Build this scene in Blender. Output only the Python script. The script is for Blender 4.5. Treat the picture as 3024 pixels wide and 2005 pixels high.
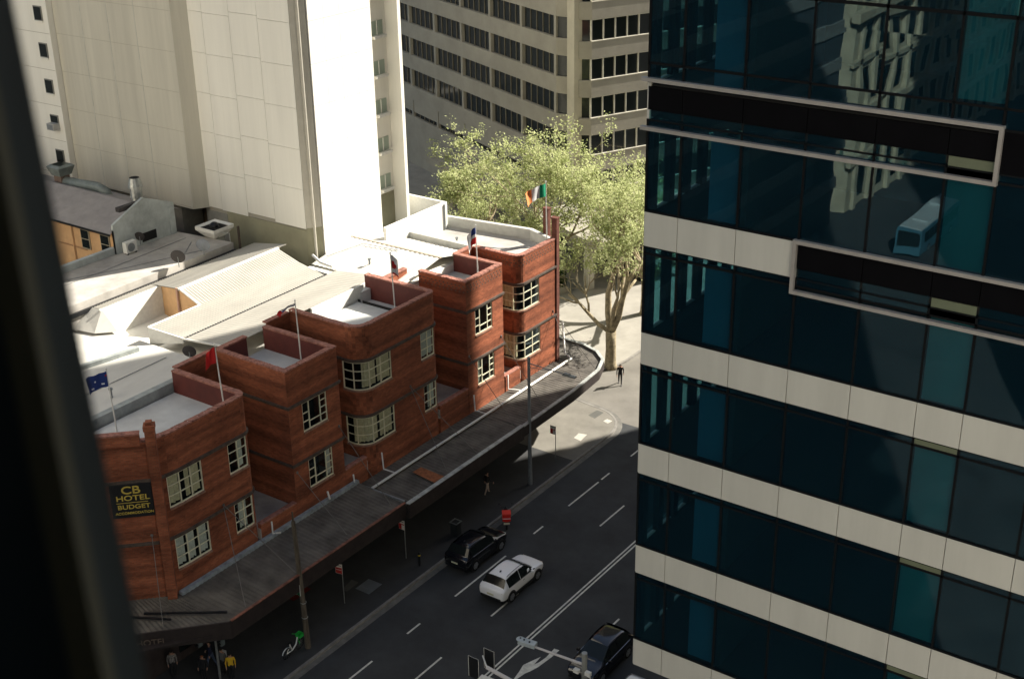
import bpy, math, random
from mathutils import Vector, Matrix
R = math.radians
rnd = random.Random(11)
scene = bpy.context.scene
for o in list(bpy.data.objects): bpy.data.objects.remove(o, do_unlink=True)
COL = scene.collection

# ------------------------------------------------------------------ camera
cd = bpy.data.cameras.new('camera'); cam = bpy.data.objects.new('camera', cd); COL.objects.link(cam)
cam.matrix_world = Matrix(((0.816736, -0.223703, 0.531883, 0), (0.576802, 0.341341, -0.742149, 0),
                           (-0.015533, 0.912931, 0.407818, 47.0), (0, 0, 0, 1)))
cd.sensor_width = 36; cd.lens = 46.96; cd.clip_start = .05; cd.clip_end = 3000
cd.dof.use_dof = True; cd.dof.focus_distance = 75; cd.dof.aperture_fstop = 8.0
scene.camera = cam
# ------------------------------------------------------------------ world + sun
SUN_EL, SUN_AZ = R(36), R(27.8)
w = bpy.data.worlds.new('World'); scene.world = w; w.use_nodes = True
sky = w.node_tree.nodes.new('ShaderNodeTexSky'); sky.sky_type = 'NISHITA'; sky.sun_disc = False
sky.sun_elevation = SUN_EL; sky.sun_rotation = SUN_AZ; sky.air_density = 1.2; sky.dust_density = 2.0; sky.ozone_density = 1.0
bg = w.node_tree.nodes['Background']; bg.inputs[1].default_value = .05
w.node_tree.links.new(sky.outputs[0], bg.inputs[0])
sl = bpy.data.lights.new('sun', 'SUN'); sl.energy = 5.0; sl.angle = R(.53); sl.color = (1, .93, .82)
so = bpy.data.objects.new('sun', sl); COL.objects.link(so)
SUND = Vector((math.sin(SUN_AZ)*math.cos(SUN_EL), math.cos(SUN_AZ)*math.cos(SUN_EL), math.sin(SUN_EL)))
so.rotation_euler = SUND.to_track_quat('Z', 'Y').to_euler(); so.location = (60, 110, 160)
scene.view_settings.view_transform = 'Standard'; scene.view_settings.look = 'None'
scene.view_settings.exposure = 1.35; scene.view_settings.gamma = 1.0; scene.view_settings.use_curve_mapping = False
scene.render.engine = 'CYCLES'
scene.cycles.max_bounces = 8; scene.cycles.transparent_max_bounces = 16

# ------------------------------------------------------------------ materials
MATS = {}
def nt(m): return m.node_tree.nodes, m.node_tree.links
def M(name, col, rough=.8, metal=0., spec=.4, var=.12, scale=1.5, bump=0., bscale=30., stretch=(1, 1, 1), obj=False, dirt=0.):
    if name in MATS: return MATS[name]
    m = bpy.data.materials.new(name); m.use_nodes = True; N, L = nt(m)
    b = N['Principled BSDF']; b.inputs['Roughness'].default_value = rough; b.inputs['Metallic'].default_value = metal
    b.inputs['Specular IOR Level'].default_value = spec; b.inputs['Base Color'].default_value = (*col, 1)
    m.diffuse_color = (*col, 1)
    if var or bump:
        if obj:
            tc = N.new('ShaderNodeTexCoord'); src = tc.outputs['Object']
        else:
            g = N.new('ShaderNodeNewGeometry'); src = g.outputs['Position']
        mp = N.new('ShaderNodeMapping'); mp.inputs['Scale'].default_value = stretch; L.new(src, mp.inputs[0])
    if var:
        n1 = N.new('ShaderNodeTexNoise'); n1.inputs['Scale'].default_value = scale; n1.inputs['Detail'].default_value = 8
        n1.inputs['Roughness'].default_value = .65; L.new(mp.outputs[0], n1.inputs['Vector'])
        r = N.new('ShaderNodeValToRGB'); e = r.color_ramp.elements
        lo = max(0, 1-var*1.6-dirt); hi = 1+var
        e[0].position = .3; e[0].color = (*[c*lo for c in col], 1); e[1].position = .68; e[1].color = (*[min(c*hi, .92) for c in col], 1)
        L.new(n1.outputs['Fac'], r.inputs[0]); L.new(r.outputs[0], b.inputs['Base Color'])
    if bump:
        n2 = N.new('ShaderNodeTexNoise'); n2.inputs['Scale'].default_value = bscale; n2.inputs['Detail'].default_value = 4
        L.new(mp.outputs[0], n2.inputs['Vector'])
        bp = N.new('ShaderNodeBump'); bp.inputs['Strength'].default_value = bump; bp.inputs['Distance'].default_value = .05
        L.new(n2.outputs['Fac'], bp.inputs['Height']); L.new(bp.outputs[0], b.inputs['Normal'])
    MATS[name] = m; return m

def brick_mat(name, c1, c2, mortar):
    m = bpy.data.materials.new(name); m.use_nodes = True; N, L = nt(m); b = N['Principled BSDF']
    b.inputs['Roughness'].default_value = .85; b.inputs['Specular IOR Level'].default_value = .25
    uv = N.new('ShaderNodeUVMap'); br = N.new('ShaderNodeTexBrick'); br.inputs['Scale'].default_value = 1
    br.inputs['Brick Width'].default_value = .24; br.inputs['Row Height'].default_value = .086; br.inputs['Mortar Size'].default_value = .008
    br.inputs['Color1'].default_value = (*c1, 1); br.inputs['Color2'].default_value = (*c2, 1); br.inputs['Mortar'].default_value = (*mortar, 1)
    L.new(uv.outputs[0], br.inputs['Vector'])
    mp = N.new('ShaderNodeMapping'); mp.inputs['Scale'].default_value = (.07, 2.1, 1); L.new(uv.outputs[0], mp.inputs[0])
    n1 = N.new('ShaderNodeTexNoise'); n1.inputs['Scale'].default_value = 1; n1.inputs['Detail'].default_value = 1.5; L.new(mp.outputs[0], n1.inputs['Vector'])
    r = N.new('ShaderNodeValToRGB'); e = r.color_ramp.elements; e[0].position = .34; e[0].color = (.55, .52, .5, 1); e[1].position = .62; e[1].color = (1.15, 1.1, 1.04, 1)
    L.new(n1.outputs['Fac'], r.inputs[0])
    mx = N.new('ShaderNodeMix'); mx.data_type = 'RGBA'; mx.blend_type = 'MULTIPLY'; mx.inputs[0].default_value = .85
    L.new(br.outputs['Color'], mx.inputs[6]); L.new(r.outputs[0], mx.inputs[7])
    g = N.new('ShaderNodeNewGeometry'); n2 = N.new('ShaderNodeTexNoise'); n2.inputs['Scale'].default_value = .55; n2.inputs['Detail'].default_value = 7
    L.new(g.outputs['Position'], n2.inputs['Vector'])
    r2 = N.new('ShaderNodeValToRGB'); e = r2.color_ramp.elements; e[0].position = .35; e[0].color = (.72, .68, .66, 1); e[1].position = .65; e[1].color = (1.1, 1.08, 1.05, 1)
    L.new(n2.outputs['Fac'], r2.inputs[0])
    mx2 = N.new('ShaderNodeMix'); mx2.data_type = 'RGBA'; mx2.blend_type = 'MULTIPLY'; mx2.inputs[0].default_value = .9
    L.new(mx.outputs[2], mx2.inputs[6]); L.new(r2.outputs[0], mx2.inputs[7]); L.new(mx2.outputs[2], b.inputs['Base Color'])
    bp = N.new('ShaderNodeBump'); bp.inputs['Strength'].default_value = .5; bp.inputs['Distance'].default_value = .01
    L.new(br.outputs['Fac'], bp.inputs['Height']); bp.invert = True; L.new(bp.outputs[0], b.inputs['Normal'])
    MATS[name] = m; return m

def facade_glass(name, tint, refl, rough=.0, wav=.0, body=None):
    m = bpy.data.materials.new(name); m.use_nodes = True; N, L = nt(m); N.remove(N['Principled BSDF'])
    out = N['Material Output']; t = N.new('ShaderNodeBsdfTransparent'); t.inputs[0].default_value = (*tint, 1)
    gl = N.new('ShaderNodeBsdfGlossy'); gl.inputs['Roughness'].default_value = rough; gl.inputs['Color'].default_value = (.6, .78, .84, 1)
    df = None
    if body:
        df = N.new('ShaderNodeBsdfDiffuse'); df.inputs[0].default_value = (*body, 1); m0 = N.new('ShaderNodeMixShader'); m0.inputs[0].default_value = .18
        L.new(t.outputs[0], m0.inputs[1]); L.new(df.outputs[0], m0.inputs[2])
    lf = N.new('ShaderNodeLayerWeight'); lf.inputs[0].default_value = .5; lw = N.new('ShaderNodeMath'); lw.operation = 'POWER'; lw.inputs[1].default_value = 5; L.new(lf.outputs['Facing'], lw.inputs[0])
    ad = N.new('ShaderNodeMath'); ad.operation = 'MULTIPLY_ADD'; ad.inputs[1].default_value = .9; ad.inputs[2].default_value = refl
    L.new(lw.outputs[0], ad.inputs[0]); mx = N.new('ShaderNodeMixShader'); L.new(ad.outputs[0], mx.inputs[0])
    L.new(m0.outputs[0] if body else t.outputs[0], mx.inputs[1]); L.new(gl.outputs[0], mx.inputs[2]); L.new(mx.outputs[0], out.inputs[0])
    if wav:
        g = N.new('ShaderNodeNewGeometry'); n2 = N.new('ShaderNodeTexNoise'); n2.inputs['Scale'].default_value = .8; n2.inputs['Detail'].default_value = 1
        L.new(g.outputs['Position'], n2.inputs['Vector']); bp = N.new('ShaderNodeBump'); bp.inputs['Strength'].default_value = wav; bp.inputs['Distance'].default_value = .01
        L.new(n2.outputs['Fac'], bp.inputs['Height']); L.new(bp.outputs[0], gl.inputs['Normal'])
    m.diffuse_color = (*tint, 1); MATS[name] = m; return m

def leaf_mat(name, c1, c2):
    m = bpy.data.materials.new(name); m.use_nodes = True; N, L = nt(m); N.remove(N['Principled BSDF']); out = N['Material Output']
    g = N.new('ShaderNodeNewGeometry'); n1 = N.new('ShaderNodeTexNoise'); n1.inputs['Scale'].default_value = 2.2; n1.inputs['Detail'].default_value = 6
    L.new(g.outputs['Position'], n1.inputs['Vector']); r = N.new('ShaderNodeValToRGB'); e = r.color_ramp.elements
    e[0].position = .36; e[0].color = (*c1, 1); e[1].position = .64; e[1].color = (*c2, 1); L.new(n1.outputs['Fac'], r.inputs[0])
    d = N.new('ShaderNodeBsdfDiffuse'); t = N.new('ShaderNodeBsdfTranslucent'); L.new(r.outputs[0], d.inputs[0]); L.new(r.outputs[0], t.inputs[0])
    mx = N.new('ShaderNodeMixShader'); mx.inputs[0].default_value = .42; L.new(d.outputs[0], mx.inputs[1]); L.new(t.outputs[0], mx.inputs[2]); L.new(mx.outputs[0], out.inputs[0])
    m.diffuse_color = (*c2, 1); MATS[name] = m; return m

BRICK = brick_mat('brick', (.36, .115, .058), (.24, .072, .035), (.2, .12, .08))
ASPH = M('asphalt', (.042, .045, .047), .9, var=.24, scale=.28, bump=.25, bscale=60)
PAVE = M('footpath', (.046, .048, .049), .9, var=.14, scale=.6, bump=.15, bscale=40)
PLAZA = M('plaza_paving', (.3, .285, .25), .9, var=.12, scale=.5, bump=.1, bscale=30)
KERB = M('kerb_stone', (.22, .21, .19), .85, var=.2, scale=2)
PAINT = M('road_paint', (.62, .62, .56), .7, var=.2, scale=3)
MAROON = M('maroon_paint', (.11, .024, .018), .6, var=.15, scale=1.2)
COPING = M('coping_brick', (.34, .15, .11), .85, var=.35, scale=4)
DARKBAND = M('string_course', (.085, .065, .052), .7, var=.3, scale=3)
ROOFM2 = M('corrugated_sheet', (.39, .375, .33), .6, var=.1, scale=.7, stretch=(1, .3, 1))
ROOFM = M('pale_metal_roof', (.6, .59, .54), .55, metal=0, var=.08, scale=.7, stretch=(1, .3, 1))
ROOFG = M('grey_membrane', (.58, .59, .57), .8, var=.12, scale=.5)
ROOFC = M('concrete_roof', (.44, .42, .385), .9, var=.16, scale=.5, dirt=.1)
WHITEW = M('white_render', (.8, .785, .71), .85, var=.05, scale=.45, stretch=(1.6, 1.6, .1))
GREYW = M('grey_render', (.55, .53, .45), .85, var=.1, scale=.45, stretch=(1.6, 1.6, .1))
OLIVEW = M('olive_paint', (.3, .29, .2), .85, var=.12, scale=.5)
JOINT = M('panel_joint', (.38, .36, .3), .9, var=0)
CREAMF = M('cream_frame', (.74, .7, .52), .6, var=.12, scale=6)
WHITEP = M('white_paint', (.72, .72, .68), .5, var=.06, scale=5)
DGLASS = M('dark_window_glass', (.012, .016, .016), .06, spec=.4, var=0)
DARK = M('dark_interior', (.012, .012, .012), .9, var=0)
CURT = M('curtain', (.62, .57, .4), .9, var=.15, scale=5)
CURTW = M('net_curtain', (.6, .62, .59), .9, var=.12, scale=5)
STEEL = M('galvanised_steel', (.42, .44, .43), .4, metal=.7, var=.2, scale=5)
GREYM = M('grey_metal', (.25, .27, .28), .5, metal=.4, var=.12, scale=5)
BLACK = M('black_paint', (.012, .013, .015), .4, var=0)
RUBBER = M('rubber', (.015, .015, .015), .85, var=0)
AWN = M('awning_sheet', (.11, .1, .085), .75, var=.3, scale=.8, dirt=.1)
AWNB = M('awning_fascia', (.028, .02, .018), .7, var=.3, scale=2)
BEIGE = M('beige_concrete', (.32, .3, .25), .85, var=.1, scale=.4)
BARK = M('plane_bark', (.3, .25, .16), .9, var=.4, scale=3, bump=.4, bscale=12)
LEAF = leaf_mat('spring_leaf', (.25, .3, .11), (.62, .65, .36))
LEAFD = leaf_mat('dark_leaf', (.03, .055, .018), (.07, .11, .03))
CREAMP = M('cream_panel', (.5, .5, .455), .55, var=.05, scale=.8, stretch=(1.5, 1, .2))
MULL = M('dark_mullion', (.006, .007, .008), .8, spec=.1, var=.1)
LOUV = M('black_louvre', (.004, .004, .005), .95, spec=.05, var=.1)
FRAMEP = M('pale_frame', (.3, .285, .265), .5, var=.08, scale=2)
TEALA = M('blue_panel', (.035, .15, .24), .4, var=.1, scale=1, stretch=(1, 1, .3))
TEALB = M('teal_panel', (.055, .22, .23), .4, var=.1, scale=1, stretch=(1, 1, .3))
YELP = M('pale_green_panel', (.12, .14, .09), .5, var=.05)
FGLASS = facade_glass('tinted_glass', (.6, .82, .85), .085, wav=.16, body=(.006, .03, .052))
DGLAZ = facade_glass('clear_pane', (.93, .95, .93), .03)
PEACH = M('peach_render', (.6, .37, .19), .85, var=.12, scale=.7, dirt=.05)
BLUEW = M('pale_blue_render', (.5, .54, .52), .85, var=.14, scale=.8, dirt=.1)
SKIN = M('skin', (.42, .24, .16), .6, var=0)
HAIR = M('hair', (.02, .015, .01), .7, var=0)

# ------------------------------------------------------------------ mesh helpers
def wloc(o):
    v = Vector((0, 0, 0))
    while o is not None: v += o.location; o = o.parent
    return v
class MB:
    def __init__(s): s.v = []; s.f = []; s.m = []
    def poly(s, pts, mi=0):
        i = len(s.v); s.v += [tuple(p) for p in pts]; s.f.append(tuple(range(i, i+len(pts)))); s.m.append(mi); return s
    def box(s, x0, x1, y0, y1, z0, z1, mi=0):
        i = len(s.v); s.v += [(x0,y0,z0),(x1,y0,z0),(x1,y1,z0),(x0,y1,z0),(x0,y0,z1),(x1,y0,z1),(x1,y1,z1),(x0,y1,z1)]
        for f in ((3,2,1,0),(4,5,6,7),(0,1,5,4),(1,2,6,5),(2,3,7,6),(3,0,4,7)): s.f.append(tuple(i+k for k in f)); s.m.append(mi)
        return s
    def obox(s, c, dx, dy, dz, mi=0):
        c, dx, dy, dz = map(Vector, (c, dx, dy, dz)); i = len(s.v)
        for sz in (-1, 1):
            for sx, sy in ((-1,-1),(1,-1),(1,1),(-1,1)): s.v.append(tuple(c+dx*sx+dy*sy+dz*sz))
        for f in ((3,2,1,0),(4,5,6,7),(0,1,5,4),(1,2,6,5),(2,3,7,6),(3,0,4,7)): s.f.append(tuple(i+k for k in f)); s.m.append(mi)
        return s
    def cyl(s, p0, p1, r0, r1=None, n=8, mi=0, cap=True):
        r1 = r0 if r1 is None else r1; p0 = Vector(p0); p1 = Vector(p1); d = (p1-p0).normalized()
        a = d.orthogonal().normalized(); b = d.cross(a); i = len(s.v)
        for p, r in ((p0, r0), (p1, r1)):
            for k in range(n):
                t = 2*math.pi*k/n; s.v.append(tuple(p+a*(r*math.cos(t))+b*(r*math.sin(t))))
        for k in range(n): s.f.append((i+k, i+(k+1) % n, i+n+(k+1) % n, i+n+k)); s.m.append(mi)
        if cap: s.f.append(tuple(i+n-1-k for k in range(n))); s.m.append(mi); s.f.append(tuple(i+n+k for k in range(n))); s.m.append(mi)
        return s
    def tube(s, pts, r, n=6, mi=0):
        rs = r if isinstance(r, (list, tuple)) else [r]*len(pts); P = [Vector(p) for p in pts]; i0 = len(s.v)
        d0 = (P[1]-P[0]).normalized(); a = d0.orthogonal().normalized()
        for j, p in enumerate(P):
            d = ((P[min(j+1, len(P)-1)]-P[max(j-1, 0)])).normalized(); a = (a-d*a.dot(d)).normalized(); b = d.cross(a)
            for k in range(n):
                t = 2*math.pi*k/n; s.v.append(tuple(p+a*(rs[j]*math.cos(t))+b*(rs[j]*math.sin(t))))
        for j in range(len(P)-1):
            for k in range(n): s.f.append((i0+j*n+k, i0+j*n+(k+1) % n, i0+(j+1)*n+(k+1) % n, i0+(j+1)*n+k)); s.m.append(mi)
        s.f.append(tuple(i0+n-1-k for k in range(n))); s.m.append(mi)
        e = i0+(len(P)-1)*n; s.f.append(tuple(e+k for k in range(n))); s.m.append(mi); return s
    def prism(s, pts, z0, z1, mi=0):
        n = len(pts); i = len(s.v); s.v += [(p[0], p[1], z0) for p in pts]+[(p[0], p[1], z1) for p in pts]
        s.f.append(tuple(i+n-1-k for k in range(n))); s.m.append(mi); s.f.append(tuple(i+n+k for k in range(n))); s.m.append(mi)
        for k in range(n): s.f.append((i+k, i+(k+1) % n, i+n+(k+1) % n, i+n+k)); s.m.append(mi)
        return s
    def torus(s, c, ax, R0, r, n=16, m=6, mi=0):
        c = Vector(c); ax = Vector(ax).normalized(); a = ax.orthogonal().normalized(); b = ax.cross(a); i0 = len(s.v)
        for j in range(n):
            t = 2*math.pi*j/n; d = a*math.cos(t)+b*math.sin(t)
            for k in range(m):
                u = 2*math.pi*k/m; s.v.append(tuple(c+d*(R0+r*math.cos(u))+ax*(r*math.sin(u))))
        for j in range(n):
            for k in range(m): s.f.append((i0+j*m+k, i0+j*m+(k+1) % m, i0+((j+1) % n)*m+(k+1) % m, i0+((j+1) % n)*m+k)); s.m.append(mi)
        return s
    def sphere(s, c, r, n=10, sc=(1, 1, 1), mi=0):
        c = Vector(c); m = n//2+1; i0 = len(s.v)
        for j in range(m+1):
            p = math.pi*j/m
            for k in range(n):
                t = 2*math.pi*k/n; s.v.append((c.x+r*sc[0]*math.sin(p)*math.cos(t), c.y+r*sc[1]*math.sin(p)*math.sin(t), c.z+r*sc[2]*math.cos(p)))
        for j in range(m):
            for k in range(n): s.f.append((i0+j*n+k, i0+(j+1)*n+k, i0+(j+1)*n+(k+1) % n, i0+j*n+(k+1) % n)); s.m.append(mi)
        return s
    def build(s, name, mats, parent=None, smooth=False, local=False, uv=False, kind=None):
        me = bpy.data.meshes.new(name)
        off = Vector((0, 0, 0)) if (parent is None or local) else wloc(parent)
        me.from_pydata([(a-off.x, b-off.y, c-off.z) for a, b, c in s.v], [], s.f)
        if not isinstance(mats, (list, tuple)): mats = [mats]
        for m in mats: me.materials.append(m)
        if len(mats) > 1: me.polygons.foreach_set('material_index', s.m)
        if smooth: me.polygons.foreach_set('use_smooth', [True]*len(s.f))
        if uv:
            ul = me.uv_layers.new(name='UVMap'); dat = [0.0]*(2*len(me.loops)); k = 0
            for p in me.polygons:
                n = p.normal
                if abs(n.z) > .8:
                    for li in p.loop_indices: c = s.v[me.loops[li].vertex_index]; dat[2*li] = c[0]; dat[2*li+1] = c[1]
                else:
                    h = math.hypot(n.x, n.y); tx, ty = -n.y/h, n.x/h
                    for li in p.loop_indices: c = s.v[me.loops[li].vertex_index]; dat[2*li] = c[0]*tx+c[1]*ty; dat[2*li+1] = c[2]
            ul.data.foreach_set('uv', dat)
        o = bpy.data.objects.new(name, me); COL.objects.link(o)
        if parent is not None: o.parent = parent
        if kind: o['kind'] = kind
        return o
def tag(o, label, cat, group=None):
    o['label'] = label; o['category'] = cat
    if group: o['group'] = group
    return o
def thing(name, label, cat, loc=(0, 0, 0), rz=0, group=None):
    o = bpy.data.objects.new(name, None); COL.objects.link(o); o.location = loc; o.rotation_euler = (0, 0, rz); o.empty_display_size = .5
    return tag(o, label, cat, group)
def struct(name, mb, mat, **k): return mb.build(name, mat, kind='structure', **k)
def copy_tree(o, parent=None):
    c = o.copy(); COL.objects.link(c); c.parent = parent
    for ch in list(o.children): copy_tree(ch, c)
    return c

# ================================================================== SETTING
struct('ground', MB().poly([(-900,-900,-.3),(900,-900,-.3),(900,900,-.3),(-900,900,-.3)]), ASPH)
road = struct('road', MB().poly([(-260,-260,0),(-20,-260,0),(-20,260,0),(-260,260,0)]), ASPH)
struct('sunlit_street', MB().poly([(-140,77.5,.005),(-30,77.5,.005),(-30,160,.005),(-140,160,.005)]), M('sunlit_asphalt', (.17, .16, .14), .9, var=.15, scale=.4, bump=.2, bscale=50))  # sunlit brightness of the road put into a paler sheet colour
def mark(name, pts, z=.006): return MB().poly([(x, y, z) for x, y in pts]).build(name, PAINT, road)
for x, y0, y1 in [(-42.28,69.4,70.5),(-42.26,65.17,69.0),(-42.26,61.0,62.1),(-42.26,52.6,57.9),(-42.3,48.1,49.3),(-42.33,43.1,45.05),(-42.27,73.4,74.5),
                  (-39.17,64.2,67.3),(-39.27,52.2,55.0),(-39.2,72.5,75.5),(-39.3,45,47.5),(-32.88,55.1,56.2),(-32.9,60,61.2),(-42.2,79,80.2)]:
    mark('lane_marking', [(x-.06,y0),(x+.06,y0),(x+.06,y1),(x-.06,y1)])
for x in (-36.32, -36.08): mark('centre_line', [(x-.055,42),(x+.055,42),(x+.055,110),(x-.055,110)])
mark('arrow_marking', [(-34.48,51.72),(-34.15,51.75),(-34.17,51.0),(-34.24,50.4),(-34.3,49.85),(-34.45,49.3),(-34.59,48.96),(-34.72,48.15),(-34.82,48.15),(-34.95,48.9),(-35.1,49.52),(-34.9,50.1),(-34.69,50.68),(-34.62,49.89),(-34.5,50.2),(-34.42,50.8)])
mark('stop_line', [(-36,40.4),(-28,40.4),(-28,40.8),(-36,40.8)])
# footpath around the hotel, with rounded far corner
def arc(cx, cy, r, a0, a1, n): return [(cx+r*math.cos(R(a0+(a1-a0)*k/n)), cy+r*math.sin(R(a0+(a1-a0)*k/n))) for k in range(n+1)]
fp = [(-120,31.3),(-51.5,31.3)]+arc(-48.6, 34.8, 3.5, -90, 0, 8)+arc(-48.3, 75.3, 3.2, 0, 90, 10)+[(-52,79.0),(-120,79.6)]
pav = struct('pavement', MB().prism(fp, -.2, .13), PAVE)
PAVE_SUNLIT = M('sunlit_footpath', (.19, .18, .155), .9, var=.14, scale=.6, bump=.15, bscale=40)  # paler copy of the footpath, with the sun's brightness in its colour
MB().prism([(-52.5,70.4),(-45.27,70.4)]+arc(-48.3, 75.3, 3.03, 0, 90, 10)+[(-52,78.8),(-52.5,78.8)], .05, .134).build('sunlit_corner', PAVE_SUNLIT, pav)
def strip(path, w0, w1, z0, z1):
    mb = MB(); n = len(path)
    def off(i, d):
        a = Vector(path[max(i-1, 0)]); b = Vector(path[min(i+1, n-1)]); t = (b-a).normalized(); return (path[i][0]+t.y*d, path[i][1]-t.x*d)
    for i in range(n-1):
        a, b, c, d = off(i, w0), off(i+1, w0), off(i+1, w1), off(i, w1)
        mb.poly([(*a,z1),(*d,z1),(*c,z1),(*b,z1)]); mb.poly([(*d,z0),(*c,z0),(*c,z1),(*d,z1)]); mb.poly([(*a,z0),(*a,z1),(*b,z1),(*b,z0)])
    return mb
kp = fp[1:-1]
strip(kp, -.16, .012, -.1, .145).build('kerb', KERB, pav)
strip(kp, .012, .4, -.05, .008).build('gutter', M('gutter_concrete', (.15, .145, .13), .9, var=.2), pav)
for pts, m in [([(-48.11,76.94),(-47.99,78.0),(-47.35,77.96),(-47.41,76.76)], 'dark_pit_cover'), ([(-46.66,76.75),(-46.58,77.18),(-46.09,77.13),(-46.16,76.58)], 'pale_pit_cover'),
               ([(-47.05,73.28),(-47.15,74.07),(-46.52,74.24),(-46.38,73.13)], 'pale_pit_cover'), ([(-47.68,49.71),(-47.69,50.94),(-46.62,50.97),(-46.59,49.71)], 'steel_pit_cover'),
               ([(-48.3,49.2),(-48.5,50.3),(-47.95,50.3),(-47.9,49.2)], 'dark_pit_cover')]:
    mm = {'dark_pit_cover': M('dark_pit', (.1,.1,.09), .9), 'pale_pit_cover': M('pale_pit', (.45,.43,.38), .9), 'steel_pit_cover': M('steel_pit', (.2,.22,.24), .5, metal=.3)}[m]
    MB().prism(pts[::-1], .05, .14).build('pit_cover', mm, pav)
plz = [(-140,84.4),(-51.6,84.2),(-51.0,85.2),(-50.7,87),(-50.4,140),(-140,140)]
plaza = struct('plaza_pavement', MB().prism(plz, -.2, .12), PLAZA)
strip([(-140,84.4),(-51.6,84.2),(-51.0,85.2),(-50.7,87),(-50.4,140)], -.2, .012, -.1, .13).build('kerb', KERB, plaza)
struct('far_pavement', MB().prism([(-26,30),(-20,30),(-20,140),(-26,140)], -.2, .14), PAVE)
# ================================================================== HOTEL
hotel = thing('hotel', 'long red brick hotel with stepped bays, flat parapets and street awning', 'hotel', (-50, 58, 0))
def offset_path(P, d):
    out = []
    for i, p in enumerate(P):
        ns = []
        for a, b in ((i-1, i), (i, i+1)):
            if 0 <= a and b < len(P):
                t = (Vector(P[b])-Vector(P[a])).normalized(); ns.append(Vector((t.y, -t.x)))
        if len(ns) == 2:
            n = (ns[0]+ns[1]); n = n/max(.3, n.length_squared/2) if n.length > 1e-6 else ns[0]
        else: n = ns[0]
        out.append((p[0]+n.x*d, p[1]+n.y*d))
    return out
def cum(P):
    s = [0]
    for a, b in zip(P, P[1:]): s.append(s[-1]+math.dist(a, b))
    return s
def at_s(P, C, s):
    s = min(max(s, 0), C[-1])
    for i in range(len(P)-1):
        if s <= C[i+1]+1e-9:
            t = (s-C[i])/max(1e-9, C[i+1]-C[i]); return (P[i][0]+(P[i+1][0]-P[i][0])*t, P[i][1]+(P[i+1][1]-P[i][1])*t)
    return P[-1]
def s_near(P, q):
    C = cum(P); best = (1e9, 0)
    for i in range(len(P)-1):
        a = Vector(P[i]); b = Vector(P[i+1]); ab = b-a; t = max(0, min(1, (Vector(q)-a).dot(ab)/ab.length_squared)); d = (a+ab*t-Vector(q)).length
        if d < best[0]: best = (d, C[i]+t*ab.length)
    return best[1]
def wall_path(mb, P, z0, z1, ops=(), depth=.16, mi=0):
    C = cum(P); Q = offset_path(P, -depth)
    ss = sorted(set([round(c, 4) for c in C]+[round(v, 4) for o in ops for v in o[:2]])); zs = sorted(set([z0, z1]+[v for o in ops for v in o[2:4]]))
    D_ = cum(Q)
    def q_s(s):
        for i in range(len(P)-1):
            if s <= C[i+1]+1e-6:
                t = (s-C[i])/max(1e-9, C[i+1]-C[i]); return (Q[i][0]+(Q[i+1][0]-Q[i][0])*t, Q[i][1]+(Q[i+1][1]-Q[i][1])*t)
        return Q[-1]
    def inop(s, z): return any(o[0] < s < o[1] and o[2] < z < o[3] for o in ops)
    for sa, sb in zip(ss, ss[1:]):
        if sb-sa < 1e-4: continue
        a, b = at_s(P, C, sa), at_s(P, C, sb); qa, qb = q_s(sa), q_s(sb)
        for za, zb in zip(zs, zs[1:]):
            if not inop((sa+sb)/2, (za+zb)/2): mb.poly([(*a,za),(*b,za),(*b,zb),(*a,zb)], mi)
        for o in ops:
            if o[0]-1e-4 <= sa and sb <= o[1]+1e-4:
                mb.poly([(*a,o[2]),(*qa,o[2]),(*qb,o[2]),(*b,o[2])], mi); mb.poly([(*a,o[3]),(*b,o[3]),(*qb,o[3]),(*qa,o[3])], mi)
    for o in ops:
        for s in o[:2]:
            a, q = at_s(P, C, s), q_s(s); mb.poly([(*a,o[2]),(*a,o[3]),(*q,o[3]),(*q,o[2])], mi)
def ribbon(mb, P, d0, d1, z0, z1, mi=0):
    A, B = offset_path(P, d0), offset_path(P, d1)
    for i in range(len(P)-1):
        a, b, c, d = A[i], A[i+1], B[i+1], B[i]
        mb.poly([(*d,z0),(*c,z0),(*c,z1),(*d,z1)], mi); mb.poly([(*b,z0),(*a,z0),(*a,z1),(*b,z1)], mi)
        mb.poly([(*a,z1),(*d,z1),(*c,z1),(*b,z1)], mi); mb.poly([(*a,z0),(*b,z0),(*c,z0),(*d,z0)], mi)
    for i in (0, -1):
        a, d = A[i], B[i]; mb.poly([(*a,z0),(*d,z0),(*d,z1),(*a,z1)], mi)
def sub_path(P, s0, s1):
    C = cum(P); return [at_s(P, C, s0)]+[P[i] for i in range(len(P)) if s0+1e-3 < C[i] < s1-1e-3]+[at_s(P, C, s1)]
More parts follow.
